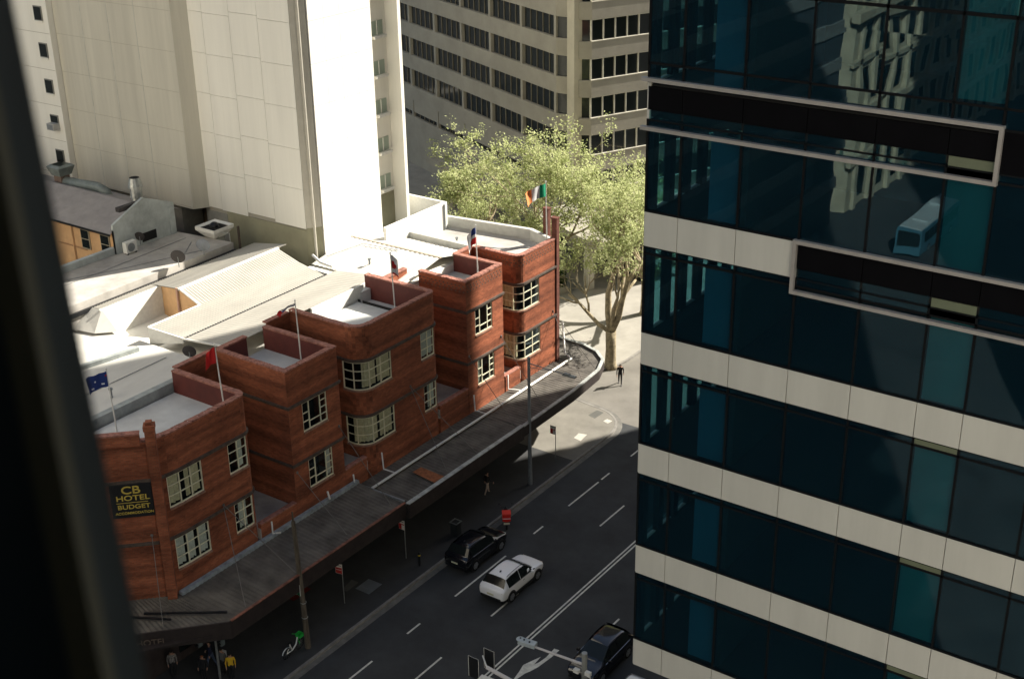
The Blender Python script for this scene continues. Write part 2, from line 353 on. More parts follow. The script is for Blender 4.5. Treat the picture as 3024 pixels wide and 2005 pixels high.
def path_window(parent, P, s0, s1, z0, z1, cols, inset=.06, curtain=None, cfrac=((0, 1),)):
    """cols: list of (fraction, [row split fractions])"""
    W = sub_path(P, s0, s1); I = offset_path(W, -inset); C = cum(I); Lg = C[-1]
    fr = MB(); b = .06
    ribbon(fr, W, -inset-.04, -inset+.035, z0, z0+.07); ribbon(fr, W, -inset-.04, -inset+.035, z1-.06, z1)
    tot = sum(c[0] for c in cols); s = 0; panes = []
    for k, (f, rows) in enumerate(cols):
        e = s+Lg*f/tot
        for sv in ((s, s+b) if k == 0 else (s-b/2, s+b/2),) + (((e-b, e),) if k == len(cols)-1 else ()):
            seg = sub_path(I, max(0, sv[0]), min(Lg, sv[1])); ribbon(fr, seg, -.04, .03, z0, z1)
        zz = [z0]+[z0+(z1-z0)*r for r in rows]+[z1]
        for r in zz[1:-1]:
            seg = sub_path(I, s+.01, e-.01); ribbon(fr, seg, -.025, .025, r-.028, r+.028)
        for za, zb in zip(zz, zz[1:]): panes.append((s+.03, e-.03, za+.03, zb-.03))
        s = e
    win = fr.build('window', CREAMF, parent)
    for a, e, za, zb in panes:
        g = MB(); seg = sub_path(I, a, e); ribbon(g, seg, -.012, .0, za, zb); g.build('pane', DGLAZ, win)
    sil = MB(); ribbon(sil, W, -.08, .07, z0-.09, z0-.005); sil.build('sill', M('window_sill', (.3, .17, .12), .8, var=.3, scale=4), win)
    if curtain:
        for f0, f1 in cfrac:
            g = MB(); n = max(8, int(Lg*(f1-f0)*10)); pts = []
            for k in range(n+1):
                sx = Lg*(f0+(f1-f0)*k/n); p = at_s(I, C, sx); q = at_s(offset_path(I, -.12+.06*math.sin(k*2.1)+.02*math.sin(k*.7)), C, sx); pts.append(q)
            for a, c in zip(pts, pts[1:]): zl = z0+.12+.05*rnd.random(); g.poly([(*a,zl),(*c,zl),(*c,z1-.03),(*a,z1-.03)])
            g.build('curtain', curtain, win, smooth=True)
    return win
R3 = [.36, .68]; R2 = [.42]; R4 = [.2, .42, .62, .8]
BASEZ = 4.3
def make_bay(P, dz, zt, roof_z, openings, xback, front=None, pattern=True, dead=None, label=None):
    mb = MB(); ops = []
    for (s0, s1, lev, *_rest) in openings:
        z0, z1 = ((10.5, 12.38) if lev == 2 else (6.72, 8.62)); ops.append((s0, s1, z0+dz, z1+dz))
    wall_path(mb, P, BASEZ, zt, ops)
    wall = mb.build('bay_wall', BRICK, hotel, uv=True)
    if label: wall['label'] = label
    # dark room behind openings
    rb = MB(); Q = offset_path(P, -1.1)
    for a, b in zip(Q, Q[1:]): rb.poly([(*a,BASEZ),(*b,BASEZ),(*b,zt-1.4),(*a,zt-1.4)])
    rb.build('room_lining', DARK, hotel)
    # parapet inner face
    pi = MB(); Q = offset_path(P, -.3)
    for a, b in zip(Q, Q[1:]): pi.poly([(*b,roof_z-.1),(*a,roof_z-.1),(*a,zt),(*b,zt)])
    pi.build('parapet_lining', MAROON, hotel)
    # coping bricks along the parapet
    cp = MB(); C = cum(P); Lg = C[-1]; n = int(Lg/.235); A = offset_path(P, .03); Bq = offset_path(P, -.34)
    CA, CB = cum(A), cum(Bq)
    for k in range(n):
        t0, t1 = (k+.03)/n, (k+.97)/n; h = zt+.09+rnd.uniform(-.012, .018); e = rnd.uniform(-.012, .02)
        A2 = offset_path(P, .03+e); CA2 = cum(A2)
        a, b, c, d = at_s(A2, CA2, CA2[-1]*t0), at_s(A2, CA2, CA2[-1]*t1), at_s(Bq, CB, CB[-1]*t1), at_s(Bq, CB, CB[-1]*t0)
        cp.poly([(*d,h),(*a,h),(*b,h),(*c,h)]); cp.poly([(*a,zt-.005),(*b,zt-.005),(*b,h),(*a,h)]); cp.poly([(*c,zt-.005),(*d,zt-.005),(*d,h),(*c,h)])
    cp.build('coping', COPING, hotel, kind='stuff')
    for zz, hh in ((12.46, .14), (8.7, .13)):
        st = MB(); ribbon(st, P, -.02, .1, zz+dz, zz+dz+hh); ribbon(st, P, .0, .06, zz+dz-.06, zz+dz+.001); st.build('string_course', DARKBAND, hotel)
    if pattern:
        pt = MB(); n = int(Lg/.33)
        A = offset_path(P, -.028); CA = cum(A)
        for k in range(n):
            for r_ in range(3):
                s = CA[-1]*(k+.25+.33*(r_ % 2))/n; p = at_s(A, CA, s); q = at_s(A, CA, s+.11); z = zt-.28-.2*r_
                t = (Vector(q)-Vector(p)).normalized(); nn = Vector((t.y, -t.x)); c = (Vector(p)+Vector(q))/2
                pt.obox((c.x, c.y, z), (t.x*.055, t.y*.055, 0), (nn.x*.04, nn.y*.04, 0), (0, 0, .042))
        pt.build('parapet_brick_pattern', DARKBAND, hotel, kind='stuff')  # dark blocks stand in for the shade inside recessed brick holes
    for (s0, s1, lev, cols, cur, cf) in openings:
        z0, z1 = ((10.5, 12.38) if lev == 2 else (6.72, 8.62)); path_window(hotel, P, s0, s1, z0+dz, z1+dz, cols, curtain=cur, cfrac=cf)
    return wall
XF = -50.0; XB = -55.7
# bay 1 (curved corner by the chamfer)
P1 = [(-72,33.0),(-55.2,33.0),(-54.9,33.45),(-50.35,38.0),(-50.14,38.5),(-50.05,38.95),(-50.0,39.6),(-50,44.2)]+arc(-50.55, 44.25, .55, 0, 90, 5)[1:]+[(XB,44.8)]
def sf(P, y): return s_near(P, (XF, y))
w1 = [(sf(P1,38.75), sf(P1,41.1)), (sf(P1,43.0), sf(P1,44.45))]
c3 = [(1, R3), (1, R3), (1, R3)]; c2 = [(1, R3), (1, R3)]
make_bay(P1, 0, 14.72, 13.4, [(w1[0][0], w1[0][1], 2, c3, CURT, ((0,.36),(.52,.66),(.7,.97))), (w1[0][0], w1[0][1], 1, c3, CURTW, ((0,.3),(.36,.6),(.72,.97))),
     (w1[1][0], w1[1][1], 2, c2, CURTW, ((.55,.85),)), (w1[1][0], w1[1][1], 1, c2, CURTW, ((.3,.75),))], XB, pattern=False, label='red brick bay with curved corner windows beside the corner sign')
# corner pilaster + sign wall parapet
pl = MB(); u = Vector((.7071, .7071, 0)); nrm = Vector((.7071, -.7071, 0))
pl.obox((-50.12, 38.18, 9.9), u*.25, nrm*.26, (0, 0, 5.6)); pl.obox((-50.12, 38.18, 15.6), u*.29, nrm*.3, (0, 0, .14)); pl.obox((-50.12, 38.18, 15.82), u*.16, nrm*.18, (0, 0, .1))
pl.build('pilaster', BRICK, hotel, uv=True)
pl = MB(); pl.obox((-52.7, 35.6, 14.95), u*3.1, nrm*.16, (0, 0, .32)); pl.build('corner_parapet', BRICK, hotel, uv=True)
pl = MB(); pl.obox((-52.7, 35.6, 15.31), u*3.12, nrm*.2, (0, 0, .045)); pl.build('corner_coping', COPING, hotel)
pl = MB(); pl.obox((-54.85, 33.5, 10), u*.22, nrm*.24, (0, 0, 5.7)); pl.build('pilaster', BRICK, hotel, uv=True)
# bay 2 (square)
P2 = [(XB,47.75),(XF,47.75),(XF,52.02),(XB,52.02)]
cs = [(.28, [.33,.62]), (.45, [.28]), (.27, [.28,.52,.76])]
make_bay(P2, .05, 14.8, 13.4, [(sf(P2,48.85), sf(P2,50.92), 2, cs, None, ()), (sf(P2,48.98), sf(P2,51.05), 1, cs, CURTW, ((.8,.97),))], XB, pattern=False, label='square red brick bay second from the corner sign')
# bay 3 (curved left corner)
P3 = [(XB,54.05)]+arc(-51.1, 55.15, 1.1, -90, 0, 8)+[(XF,61.0)]+arc(-50.4, 61.05, .4, 0, 90, 4)[1:]+[(XB,61.45)]
c4 = [(.8, R3), (1, R3), (1, R3), (1, R3)]
a3 = s_near(P3, (-51.55, 54.05))
make_bay(P3, .4, 15.1, 13.5, [(a3, sf(P3,56.85), 2, c4, CURT, ((.34,.62),(.68,.97))), (a3, sf(P3,56.9), 1, c4, CURT, ((.12,.6),(.66,.97))),
     (sf(P3,59.75), sf(P3,61.15), 2, c2, CURTW, ((.05,.95),)), (sf(P3,59.88), sf(P3,61.25), 1, c2, CURTW, ((.4,.95),))], XB, pattern=False, label='wide red brick bay with curved corner windows in the middle of the row')
# bay 4 (square)
XB4 = -53.95
P4 = [(XB4,64.6),(XF,64.6),(XF,68.75),(XB4,68.75)]
make_bay(P4, 0, 14.62, 13.4, [(sf(P4,65.55), sf(P4,67.5), 2, cs, None, ()), (sf(P4,65.7), sf(P4,67.62), 1, cs, CURTW, ((0,.25),))], XB4, label='square red brick bay half in sunlight')
# bay 5 (curved left corner, far end)
P5 = [(XB4,70.75)]+arc(-50.7, 71.45, .7, -90, 0, 6)+[(XF,75.4),(-50.35,75.75)]
a5 = s_near(P5, (-51.75, 70.75))
make_bay(P5, -.15, 14.45, 13.4, [(a5, sf(P5,73.2), 2, [(1,R3),(.7,R3),(.8,R3),(.8,R3)], CURT, ((0,.3),)), (a5, sf(P5,73.3), 1, [(1,R3),(.7,R3),(.8,R3),(.8,R3)], CURT, ((0,.36),))], XB4, label='sunlit red brick bay at the far end of the row')
for (x, y, h) in ((-50.12, 75.5, 15.95), (-51.75, 76.85, 16.0)):
    pl = MB(); pl.box(x-.26, x+.2, y-.14, y+.2, BASEZ, h); pl.box(x-.3, x+.24, y-.18, y+.24, h, h+.08); pl.build('pilaster', M('dark_brick', (.13, .045, .03), .85, var=.25, scale=4), hotel)
# recesses between the bays: floor, back wall, low front wall
for (ya, yb, xb, zt, fz) in ((44.8, 47.75, XB, 14.75, 6.35), (52.02, 54.05, XB, 14.95, 6.5), (61.45, 64.6, XB4-1.0, 14.6, 6.9), (68.75, 70.75, XB4, 14.5, 6.1)):
    MB().box(xb, XF-.03, ya-.05, yb+.05, fz-.9, fz-.25).build('recess_floor', ROOFC, hotel)
    m = MB(); m.poly([(xb+.002,ya,fz-.3),(xb+.002,yb,fz-.3),(xb+.002,yb,zt),(xb+.002,ya,zt)]); m.build('recess_wall', BRICK, hotel, uv=True)
    m = MB(); m.box(xb-.28, xb, ya+.32, yb-.32, 13.2, zt-.01); m.build('recess_parapet', MAROON, hotel)
    m = MB(); m.box(xb-.32, xb+.04, ya+.03, yb-.03, zt, zt+.09); m.build('recess_coping', COPING, hotel)
    m = MB(); m.box(XF-.27, XF-.004, ya+.02, yb-.02, BASEZ, fz); m.build('recess_front_wall', BRICK, hotel, uv=True)
    m = MB(); m.box(XF-.31, XF+.04, ya+.02, yb-.02, fz, fz+.08); m.build('recess_front_coping', COPING, hotel)
# ground floor shopfronts under the awning
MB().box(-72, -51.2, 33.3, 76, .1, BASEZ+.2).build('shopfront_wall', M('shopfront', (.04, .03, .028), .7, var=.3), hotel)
for k in range(15):
    y = 38.9+k*2.5
    MB().box(-51.2, -51.14, y, y+2.1, .7, 3.2).build('shop_window', DGLASS, hotel)
MB().box(-70, -50.3, 33.3, 77, BASEZ-.1, BASEZ).build('first_floor_slab', DARK, hotel)
# ---- roofs
def ribbed(name, corners, spacing, h, mat, parent):
    """corners a,b,c,d: ribs run a->d, repeat along a->b"""
    a, b, c, d = map(Vector, corners); n = int((b-a).length/spacing); mb = MB(); nz = (b-a).cross(d-a).normalized(); nz = nz if nz.z > 0 else -nz
    prev = None
    for k in range(n+1):
        for fr, hh in ((k/n, 0), ((k+.35)/n, h), ((k+.6)/n, h*.9), ((k+.8)/n, 0)):
            if fr > 1: continue
            p = a.lerp(b, fr)+nz*hh; q = d.lerp(c, fr)+nz*hh
            if prev: mb.poly([prev[0], p, q, prev[1]])
            prev = (p, q)
    return mb.build(name, mat, parent)
MB().box(-72, -56.0, 33.4, 62.4, 5, 13.0).build('hotel_body', WHITEW, hotel)
MB().box(XB, XF-.3, 38.6, 44.5, 13.0, 13.4).build('bay_roof', ROOFG, hotel)
MB().prism([(-56,33.4),(-54.8,33.8),(-50.7,38.0),(-50.5,38.58),(XB,38.58)], 13.0, 13.4).build('bay_roof', ROOFG, hotel)
MB().box(XB, XF-.3, 48.0, 51.75, 13.0, 13.4).build('bay_roof', ROOFG, hotel)
MB().box(XB, XF-.3, 55.6, 61.15, 13.0, 13.5).build('bay_roof', ROOFG, hotel); MB().box(XB, -50.9, 54.35, 55.59, 13.0, 13.5).build('bay_roof', ROOFG, hotel)
MB().box(XB4, XF-.3, 64.9, 68.45, 13.0, 13.4).build('bay_roof', ROOFG, hotel)
MB().prism([(-60.6,71.2),(-51,71.2),(-50.3,72),(-50.3,75.4),(-51.2,75.9),(-53.2,76.7),(-60.6,75.74)], 12.8, 13.4).build('end_roof', ROOFC, hotel)
m = MB(); m.prism([(-60.6,75.75),(-53.2,76.75),(-50.5,75.75),(-50.4,76.0),(-53.2,77.1),(-60.6,76.1)], 4.8, 14.15); m.build('end_parapet', M('grey_upstand', (.5,.5,.46), .8, var=.1), hotel)
m = MB(); m.box(-60.6, -54.1, 70.85, 71.2, 13.0, 14.45); m.build('upstand', M('grey_upstand', (.5,.5,.46)), hotel)
# low flat roof + flashing
MB().prism([(-72,33.3),(-56.3,33.3),(-55.95,36),(-55.95,47.7),(-72,47.7)], 13.0, 13.85).build('flat_roof', ROOFM, hotel)
MB().box(-56.25, -55.8, 34.5, 45.0, 13.3, 14.0).build('flashing', M('flashing_grey', (.33,.36,.35), .6, var=.2), hotel)
m = MB(); m.obox((-61.6, 44.4, 13.98), (-.45, -2.2, 0), (.16, -.03, 0), (0, 0, .13)); m.build('roof_upstand', M('flashing_grey', (.33,.36,.35)), hotel)
ZB = 13.7
ribbed('corrugated_roof', ((-63.4,52.1,15.5),(-63.4,61.0,15.5),(-61.6,61.2,14.76),(-61.6,52.1,14.76)), .22, .035, ROOFM2, hotel)
ribbed('corrugated_roof', ((-61.6,47.9,14.77),(-61.6,61.2,14.77),(-59.85,61.7,14.04),(-59.85,49.0,14.04)), .22, .035, ROOFM2, hotel)
MB().box(-63.48, -63.3, 52.0, 61.05, 15.44, 15.58).build('ridge_cap', WHITEP, hotel)
m = MB(); m.poly([(-61.62,47.88,14.79),(-59.83,48.98,14.06),(-59.83,48.98,13.75),(-61.62,47.88,13.75)]); m.poly([(-61.62,47.88,14.79),(-61.62,52.05,14.79),(-61.62,52.05,13.3),(-61.62,47.88,13.3)]); m.build('eaves_wall', WHITEP, hotel)
m = MB(); m.poly([(-63.4,52.08,12.8),(-61.6,52.08,12.8),(-61.6,52.08,14.75),(-63.4,52.08,15.48)]); m.build('lightwell_wall', PEACH, hotel)
m = MB(); m.poly([(-65.9,52.7,12.8),(-63.4,52.08,12.8),(-63.4,52.08,15.48),(-65.9,52.7,14.95)]); m.build('lightwell_wall', PEACH, hotel)
MB().cyl((-63.5,51.98,12.8),(-63.5,51.98,15.6),.08).build('downpipe', M('pinkish_pipe', (.5,.3,.22), .6), hotel)
ribbed('back_slope_roof', ((-63.42,52.1,15.5),(-63.42,62.0,15.5),(-66.7,62.0,14.95),(-66.7,52.6,14.95)), .22, .035, ROOFM2, hotel)
ribbed('back_slope_roof', ((-65.9,47.9,15.0),(-65.9,52.6,15.0),(-66.7,52.6,14.95),(-66.7,47.9,14.95)), .22, .035, ROOFM2, hotel)
m = MB(); m.box(-66.0, -65.85, 47.75, 52.7, 12.8, 15.02); m.build('lightwell_wall', WHITEP, hotel)
m = MB(); m.poly([(-67.6,47.7,15.0),(-65.9,47.9,15.0),(-65.2,46.6,14.0),(-67.4,46.2,14.0)]); m.poly([(-65.9,47.9,15.0),(-64.2,47.6,14.0),(-65.2,46.6,14.0)]); m.poly([(-65.9,47.9,15.0),(-65.9,47.9,13.8),(-64.2,47.6,14.0)]); m.build('hip_end', ROOFM, hotel)
MB().box(-66.9, -66.7, 44, 60.3, 14.75, 15.0).build('dark_gutter', BLACK, hotel)
ribbed('main_roof', ((-59.85,49.0,14.02),(-59.85,62.9,14.02),(-55.98,62.9,14.45),(-55.98,49.0,14.45)), .3, .02, ROOFM2, hotel)
MB().box(-59.93, -59.8, 49.05, 61.9, 13.9, 14.075).build('valley_gutter', BLACK, hotel)
for a, b in (((-61.62,47.9,14.8),(-61.62,52.1,14.8)),((-61.62,52.1,14.8),(-63.42,52.1,15.54)),((-61.62,47.88,14.8),(-59.85,48.98,14.08)),((-59.85,48.98,14.06),(-55.98,48.98,14.48))):
    MB().cyl(a, b, .07, n=4).build('roof_trim', WHITEP, hotel)
MB().box(-55.72,-55.42,48.06,50.1,13.38,14.79).build('bay_back_wall', MAROON, hotel); MB().box(-55.76,-55.38,48.06,50.14,14.8,14.89).build('bay_back_coping', COPING, hotel)
m = MB(); m.box(-56.0, -55.85, 56.2, 61.4, 13.3, 14.43); m.build('lit_upstand', WHITEP, hotel)
m = MB(); m.prism([(-56.05,61.9),(-55.3,60.2),(-55.2,62.0)], 13.5, 14.3); m.build('wedge_flashing', ROOFG, hotel)
ribbed('far_roof', ((-62.2,62.9,14.0),(-54.1,62.9,14.0),(-54.1,67.2,14.75),(-62.2,67.2,14.75)), .42, .03, ROOFM, hotel)
ribbed('far_roof', ((-62.2,67.3,14.75),(-54.1,67.3,14.75),(-54.1,70.84,14.0),(-62.2,70.84,14.0)), .42, .03, ROOFM, hotel)
MB().box(-62.2, -54.1, 67.15, 67.38, 14.72, 14.8).build('ridge_cap', M('tan_ridge', (.5,.42,.32), .7), hotel)
MB().box(-62.2, -56.0, 62.3, 71, 5, 13.9).build('rear_body', WHITEW, hotel); MB().box(-56.1, -54.0, 62.9, 71, 8, 13.95).build('rear_body', WHITEW, hotel)
m = MB(); m.tube([(-62.2,63.1,14.6),(-61.2,62.8,14.35),(-60.0,62.7,14.3)], .09); m.build('roof_gutter', WHITEP, hotel)
# white box annex behind the far roof
an = MB(); an.box(-60.1,-59.85,68.3,75.4,12.9,15.5); an.box(-64.6,-60.1,75.15,75.4,12.9,15.5); an.box(-64.6,-64.4,72.6,75.15,12.9,15.55)
annex = an.build('parapet_annex', WHITEP, hotel); MB().box(-64.4,-60.1,68.3,75.15,12.9,13.6).build('annex_floor', GREYM, annex)
MB().cyl((-59.8,75.0,12.9),(-59.8,75.0,15.4),.06).build('annex_downpipe', GREYM, annex)
# small roof clutter
for (x, y, z, h) in ((-57.4,41.5,13.85,.5),(-59.2,37.5,13.85,.7),(-64.5,40.5,13.85,.6),(-58.2,64.5,14.2,.45),(-57.0,72.8,13.4,.5)):
    MB().cyl((x,y,z-.1),(x,y,z+h),.07,n=8).cyl((x,y,z+h),(x,y,z+h+.1),.12,n=8).build('roof_vent', GREYM, hotel)
for pts in ([(-56.4,36,13.9),(-58.8,40,13.9),(-58.9,46.8,13.9)], [(-61.8,64,14.3),(-60.5,66.5,14.75),(-57.5,66.8,14.75)], [(-59.5,72.5,13.43),(-54,73.8,13.43),(-52,75.2,13.43)]):
    MB().tube(pts, .025, 5).build('roof_conduit', GREYM, hotel)
# ---- awning
awn = thing_awn = MB().prism([(-53.4,33.9),(-51.0,31.6),(-46.2,38.55),(-46.2,52.95),(-50,52.95),(-50,38.4)][::1], 4.3, 4.4).build('awning', AWNB, hotel)
ribbed('awning_sheet', ((-50.0,38.4,5.3),(-50.0,52.95,5.3),(-46.2,52.95,5.02),(-46.2,38.55,5.02)), .3, .03, AWN, awn)
ribbed('awning_sheet', ((-53.6,34.8,5.3),(-50.0,38.4,5.3),(-46.2,38.55,5.02),(-51.1,33.0,5.02)), .2, .03, AWN, awn)
f = MB(); ribbon(f, [(-53.4,30.7),(-46.17,38.5),(-46.17,52.97)], -.04, .05, 4.0, 5.06); f.build('fascia', AWNB, awn)
f = MB(); f.box(-46.24, -46.08, 38.6, 52.97, 5.04, 5.1); f.build('fascia_trim', M('rust_trim', (.22,.09,.06), .8, var=.4, scale=3), awn)
f = MB(); f.box(-50, -46.2, 52.9, 53.02, 4.6, 5.2); f.build('awning_end', GREYM, awn)
f = MB(); f.box(-50.0, -49.72, 38.5, 52.9, 5.28, 5.5); f.build('wall_flashing', M('flashing_blue', (.26,.3,.32), .6, var=.3, scale=2), awn)
ribbed('awning_sheet', ((-50,53.05,4.95),(-50,65.2,4.95),(-46.1,65.2,4.78),(-46.1,53.05,4.78)), .3, .03, AWN, awn)
f = MB(); f.box(-46.1,-45.85,53.05,65.2,4.0,5.0); f.build('fascia', AWNB, awn)
f = MB(); f.box(-46.12,-45.83,53.0,65.22,5.0,5.06); f.build('fascia_trim', M('pale_trim', (.4,.42,.4), .6, var=.3, scale=2), awn)
f = MB(); f.poly([(-48.2,56.2,5.0),(-46.3,56.05,4.92),(-46.3,57.0,4.92),(-48.15,57.0,5.0)]); f.build('rust_sheet', M('rust', (.28,.1,.04), .9, var=.3, scale=4), awn)
e3 = [(-45.95,65.2),(-46.05,71.6),(-46.4,75.6),(-47.05,77.3),(-48.2,78.3),(-49.8,78.9),(-52.1,79.0)]
f = MB(); f.prism(e3+[(-53.0,77.1),(-51.0,76.4),(-50,75.5),(-50,65.25)], 4.55, 4.8); f.build('awning_end_deck', AWN, awn)
ribbed('awning_sheet', ((-50,65.25,4.9),(-50,75.0,4.9),(-46.3,75.0,4.82),(-46.0,65.25,4.82)), .3, .03, AWN, awn)
f = MB(); ribbon(f, e3, -.12, .06, 4.15, 4.9); f.build('fascia', AWNB, awn)
f = MB(); ribbon(f, e3, -.16, .08, 4.9, 4.98); f.build('fascia_trim', M('pale_trim', (.4,.42,.4)), awn)
f = MB(); f.tube([(-48.88,53.1,5.12),(-48.9,65.15,5.1),(-49.0,75.9,5.08)], .085, 8); f.tube([(-49.0,75.9,5.08),(-49.9,76.4,5.1),(-50.3,76.7,7.5)], .07, 6)
for y in (55.4, 65.1): f.tube([(-48.9,y,5.1),(-49.8,y-.1,5.15),(-49.88,y-.1,6.3)], .05)
f.tube([(-49.9,69.05,6.2),(-49.9,69.05,5.1),(-49.0,69.4,5.1)], .05); f.tube([(-49.85,45.5,6.3),(-49.85,45.5,5.5),(-49.6,45.9,5.45)], .05); f.tube([(-49.85,50.2,6.0),(-49.7,50.2,5.5)], .06); f.tube([(-49.9,52.6,6.0),(-49.85,52.6,5.4)], .05)
f.build('drain_pipe', WHITEP, awn, smooth=True)
for a, b in [((-50,68.45,9.4),(-46.2,68.2,4.9)),((-50,64.75,9.3),(-46.4,65.0,4.9)),((-50,58.52,9.6),(-46.4,60.6,4.9)),((-50,58.52,9.6),(-46.4,57.5,4.9)),((-50,74.94,9.0),(-46.45,73.4,4.9)),((-50,74.94,9.0),(-46.8,75.7,4.9)),
             ((-50,51.77,9.7),(-46.5,52.2,5)),((-50,48.0,8.3),(-46.6,48.3,5)),((-50,42.25,9.0),(-46.4,39.9,5)),((-50,42.25,9.0),(-46.4,43.8,5)),((-50.6,37.75,9.2),(-48.7,36.2,5))]:
    f = MB(); f.cyl(a, b, .02, n=5); f.sphere(a, .09, 6); f.build('tie_rod', M('rod_steel', (.16, .15, .14), .6, metal=.2), awn)
# debris on the corner awning
for (x, y, l, a) in ((-50.0,35.9,1.6,.5),(-48.4,37.5,2.2,.62),(-51.3,35.0,.9,.2)):
    f = MB(); f.obox((x,y,5.32),(math.cos(a)*l,math.sin(a)*l,0),(-math.sin(a)*.05,math.cos(a)*.05,0),(0,0,.05)); f.build('loose_batten', BLACK, awn)
# ---- hotel signs
def text_mesh(txt, size, mat, parent, loc, xdir, ydir, name='lettering', extr=.01, font=None, sx=1.0):
    c = bpy.data.curves.new(name, 'FONT'); c.body = txt; c.size = size; c.align_x = 'CENTER'; c.align_y = 'CENTER'; c.extrude = extr; c.offset = .012*size
    o = bpy.data.objects.new(name, c); COL.objects.link(o); bpy.context.view_layer.update()
    me = bpy.data.meshes.new_from_object(o.evaluated_get(bpy.context.evaluated_depsgraph_get())); bpy.data.objects.remove(o)
    X, Y = Vector(xdir).normalized(), Vector(ydir).normalized(); Z = X.cross(Y); off = wloc(parent)
    for v in me.vertices: p = v.co; q = Vector(loc)+X*(p.x*sx)+Y*p.y+Z*p.z-off; v.co = q
    me.materials.clear(); me.materials.append(mat); ob = bpy.data.objects.new(name, me); COL.objects.link(ob); ob.parent = parent; return ob
GOLD = M('gold_paint', (.55, .42, .08), .5, var=.1)
sg = thing('hotel_sign', 'black wall sign reading CB HOTEL BUDGET ACCOMMODATION in gold letters', 'sign', (-51.05, 37.2, 10.5))
u = Vector((.7071, .7071, 0)); nrm = Vector((.7071, -.7071, 0)); cc = Vector((-51.08, 37.22, 11.48))+nrm*.06
MB().obox(cc, u*1.06, nrm*.05, (0, 0, .98)).build('board', M('sign_black', (.01,.011,.013), .5, var=0), sg)
up = Vector((0, 0, 1)); fc = cc+nrm*.062
for t, s, z, sx in (('CB', .62, .62, 1.25), ('HOTEL', .42, .16, 1.3), ('BUDGET', .36, -.36, 1.2), ('ACCOMMODATION', .2, -.72, 1.06)):
    text_mesh(t, s, GOLD, sg, fc+up*z+u*(.06 if t != 'CB' else 0), u, up, sx=sx)
MB().obox(fc+up*(-.1), u*.8, nrm*.01, (0, 0, .012)).build('rule', GOLD, sg)
text_mesh('HOTEL', .5, M('faded_letters', (.12, .09, .07), .7), awn, Vector((-48.9, 35.5, 4.5))+nrm*.1, u, up, name='fascia_lettering')

# ---- flags
def flag(label, base, top, L, Hh, d, droop, furl, cols, fn):
    f = thing('flag', label, 'flag', base, group='flags along the hotel roof')
    MB().cyl(base, top, .045, .03, 8).sphere(top, .06, 6).build('pole', WHITEP, f)
    nx, ny = 16, 10; mb = MB(); d = Vector(d).normalized(); side = Vector((-d.y, d.x, 0))
    def P(i, j):
        a, b = i/nx, j/ny
        return Vector(top)+Vector((0, 0, -.12-b*Hh))+d*(a*L*(1-furl*b))+Vector((0, 0, -droop*L*a*a))+side*(.13*math.sin(a*6+b*1.5)*a+.05*math.sin(a*13))
    for i in range(nx):
        for j in range(ny): mb.poly([P(i,j),P(i+1,j),P(i+1,j+1),P(i,j+1)], fn((i+.5)/nx, (j+.5)/ny))
    mb.build('cloth', cols, f, smooth=True); return f
FB = M('flag_blue', (.02,.045,.2), .8, var=0); FW = M('flag_white', (.75,.75,.75), .8, var=0); FR = M('flag_red', (.5,.015,.015), .8, var=0); FG = M('flag_green', (.01,.3,.15), .8, var=0); FO = M('flag_orange', (.75,.25,.08), .8, var=0)
def aus(a, b):
    if a < .1 and b < .5: return 2 if .16 < b < .3 else 0
    for cx, cy, r in ((.25,.76,.1),(.75,.2,.05),(.75,.85,.05),(.62,.45,.05),(.86,.4,.05),(.3,.3,.04)):
        if (a-cx)**2*2+(b-cy)**2 < r*r: return 1
    return 0
flag('dark blue flag with white stars on a thin pole above the corner roof', (-53.5,38.7,13.4), (-53.5,38.6,17.8), 1.15, .85, (-.25,-1,0), .12, .05, [FB,FW,FR], aus)
flag('plain red flag hanging from a white pole on the curved corner bay', (-51,44,13.4), (-51,43.8,17.85), .55, .95, (-.3,-1,0), .9, -.4, [FR], lambda a, b: 0)
flag('thin furled flag seen edge on above the square second bay', (-52,51.1,13.4), (-52,51.0,17.65), 1.3, .16, (-.2,-1,0), .3, .1, [FW,FR,FB], lambda a, b: 1 if a > .75 else (2 if b > .6 else 0))
flag('limp white flag with a red disc above the wide middle bay', (-52,59.8,13.5), (-52,59.6,17.9), .5, 1.3, (.2,1,0), 1.2, -.3, [FW,FR], lambda a, b: 1 if (a-.35)**2+((b-.5)*2)**2 < .12 or b > .93 else 0)
flag('blue, white and red flag hanging limp above the sunlit square bay', (-51,67.35,13.4), (-51,67.2,17.7), .7, 1.15, (-.3,-1,0), 1.1, .1, [FB,FW,FR], lambda a, b: 0 if b < .42 and a < .55 else (2 if (b > .6 and a < .6) else 1))
flag('green, white and orange flag flying at the far end of the roof', (-51,75.7,14.0), (-51,75.6,18.5), 1.9, .95, (-.25,-1,0), .2, .05, [FG,FW,FO], lambda a, b: 0 if a < .33 else (1 if a < .68 else 2))
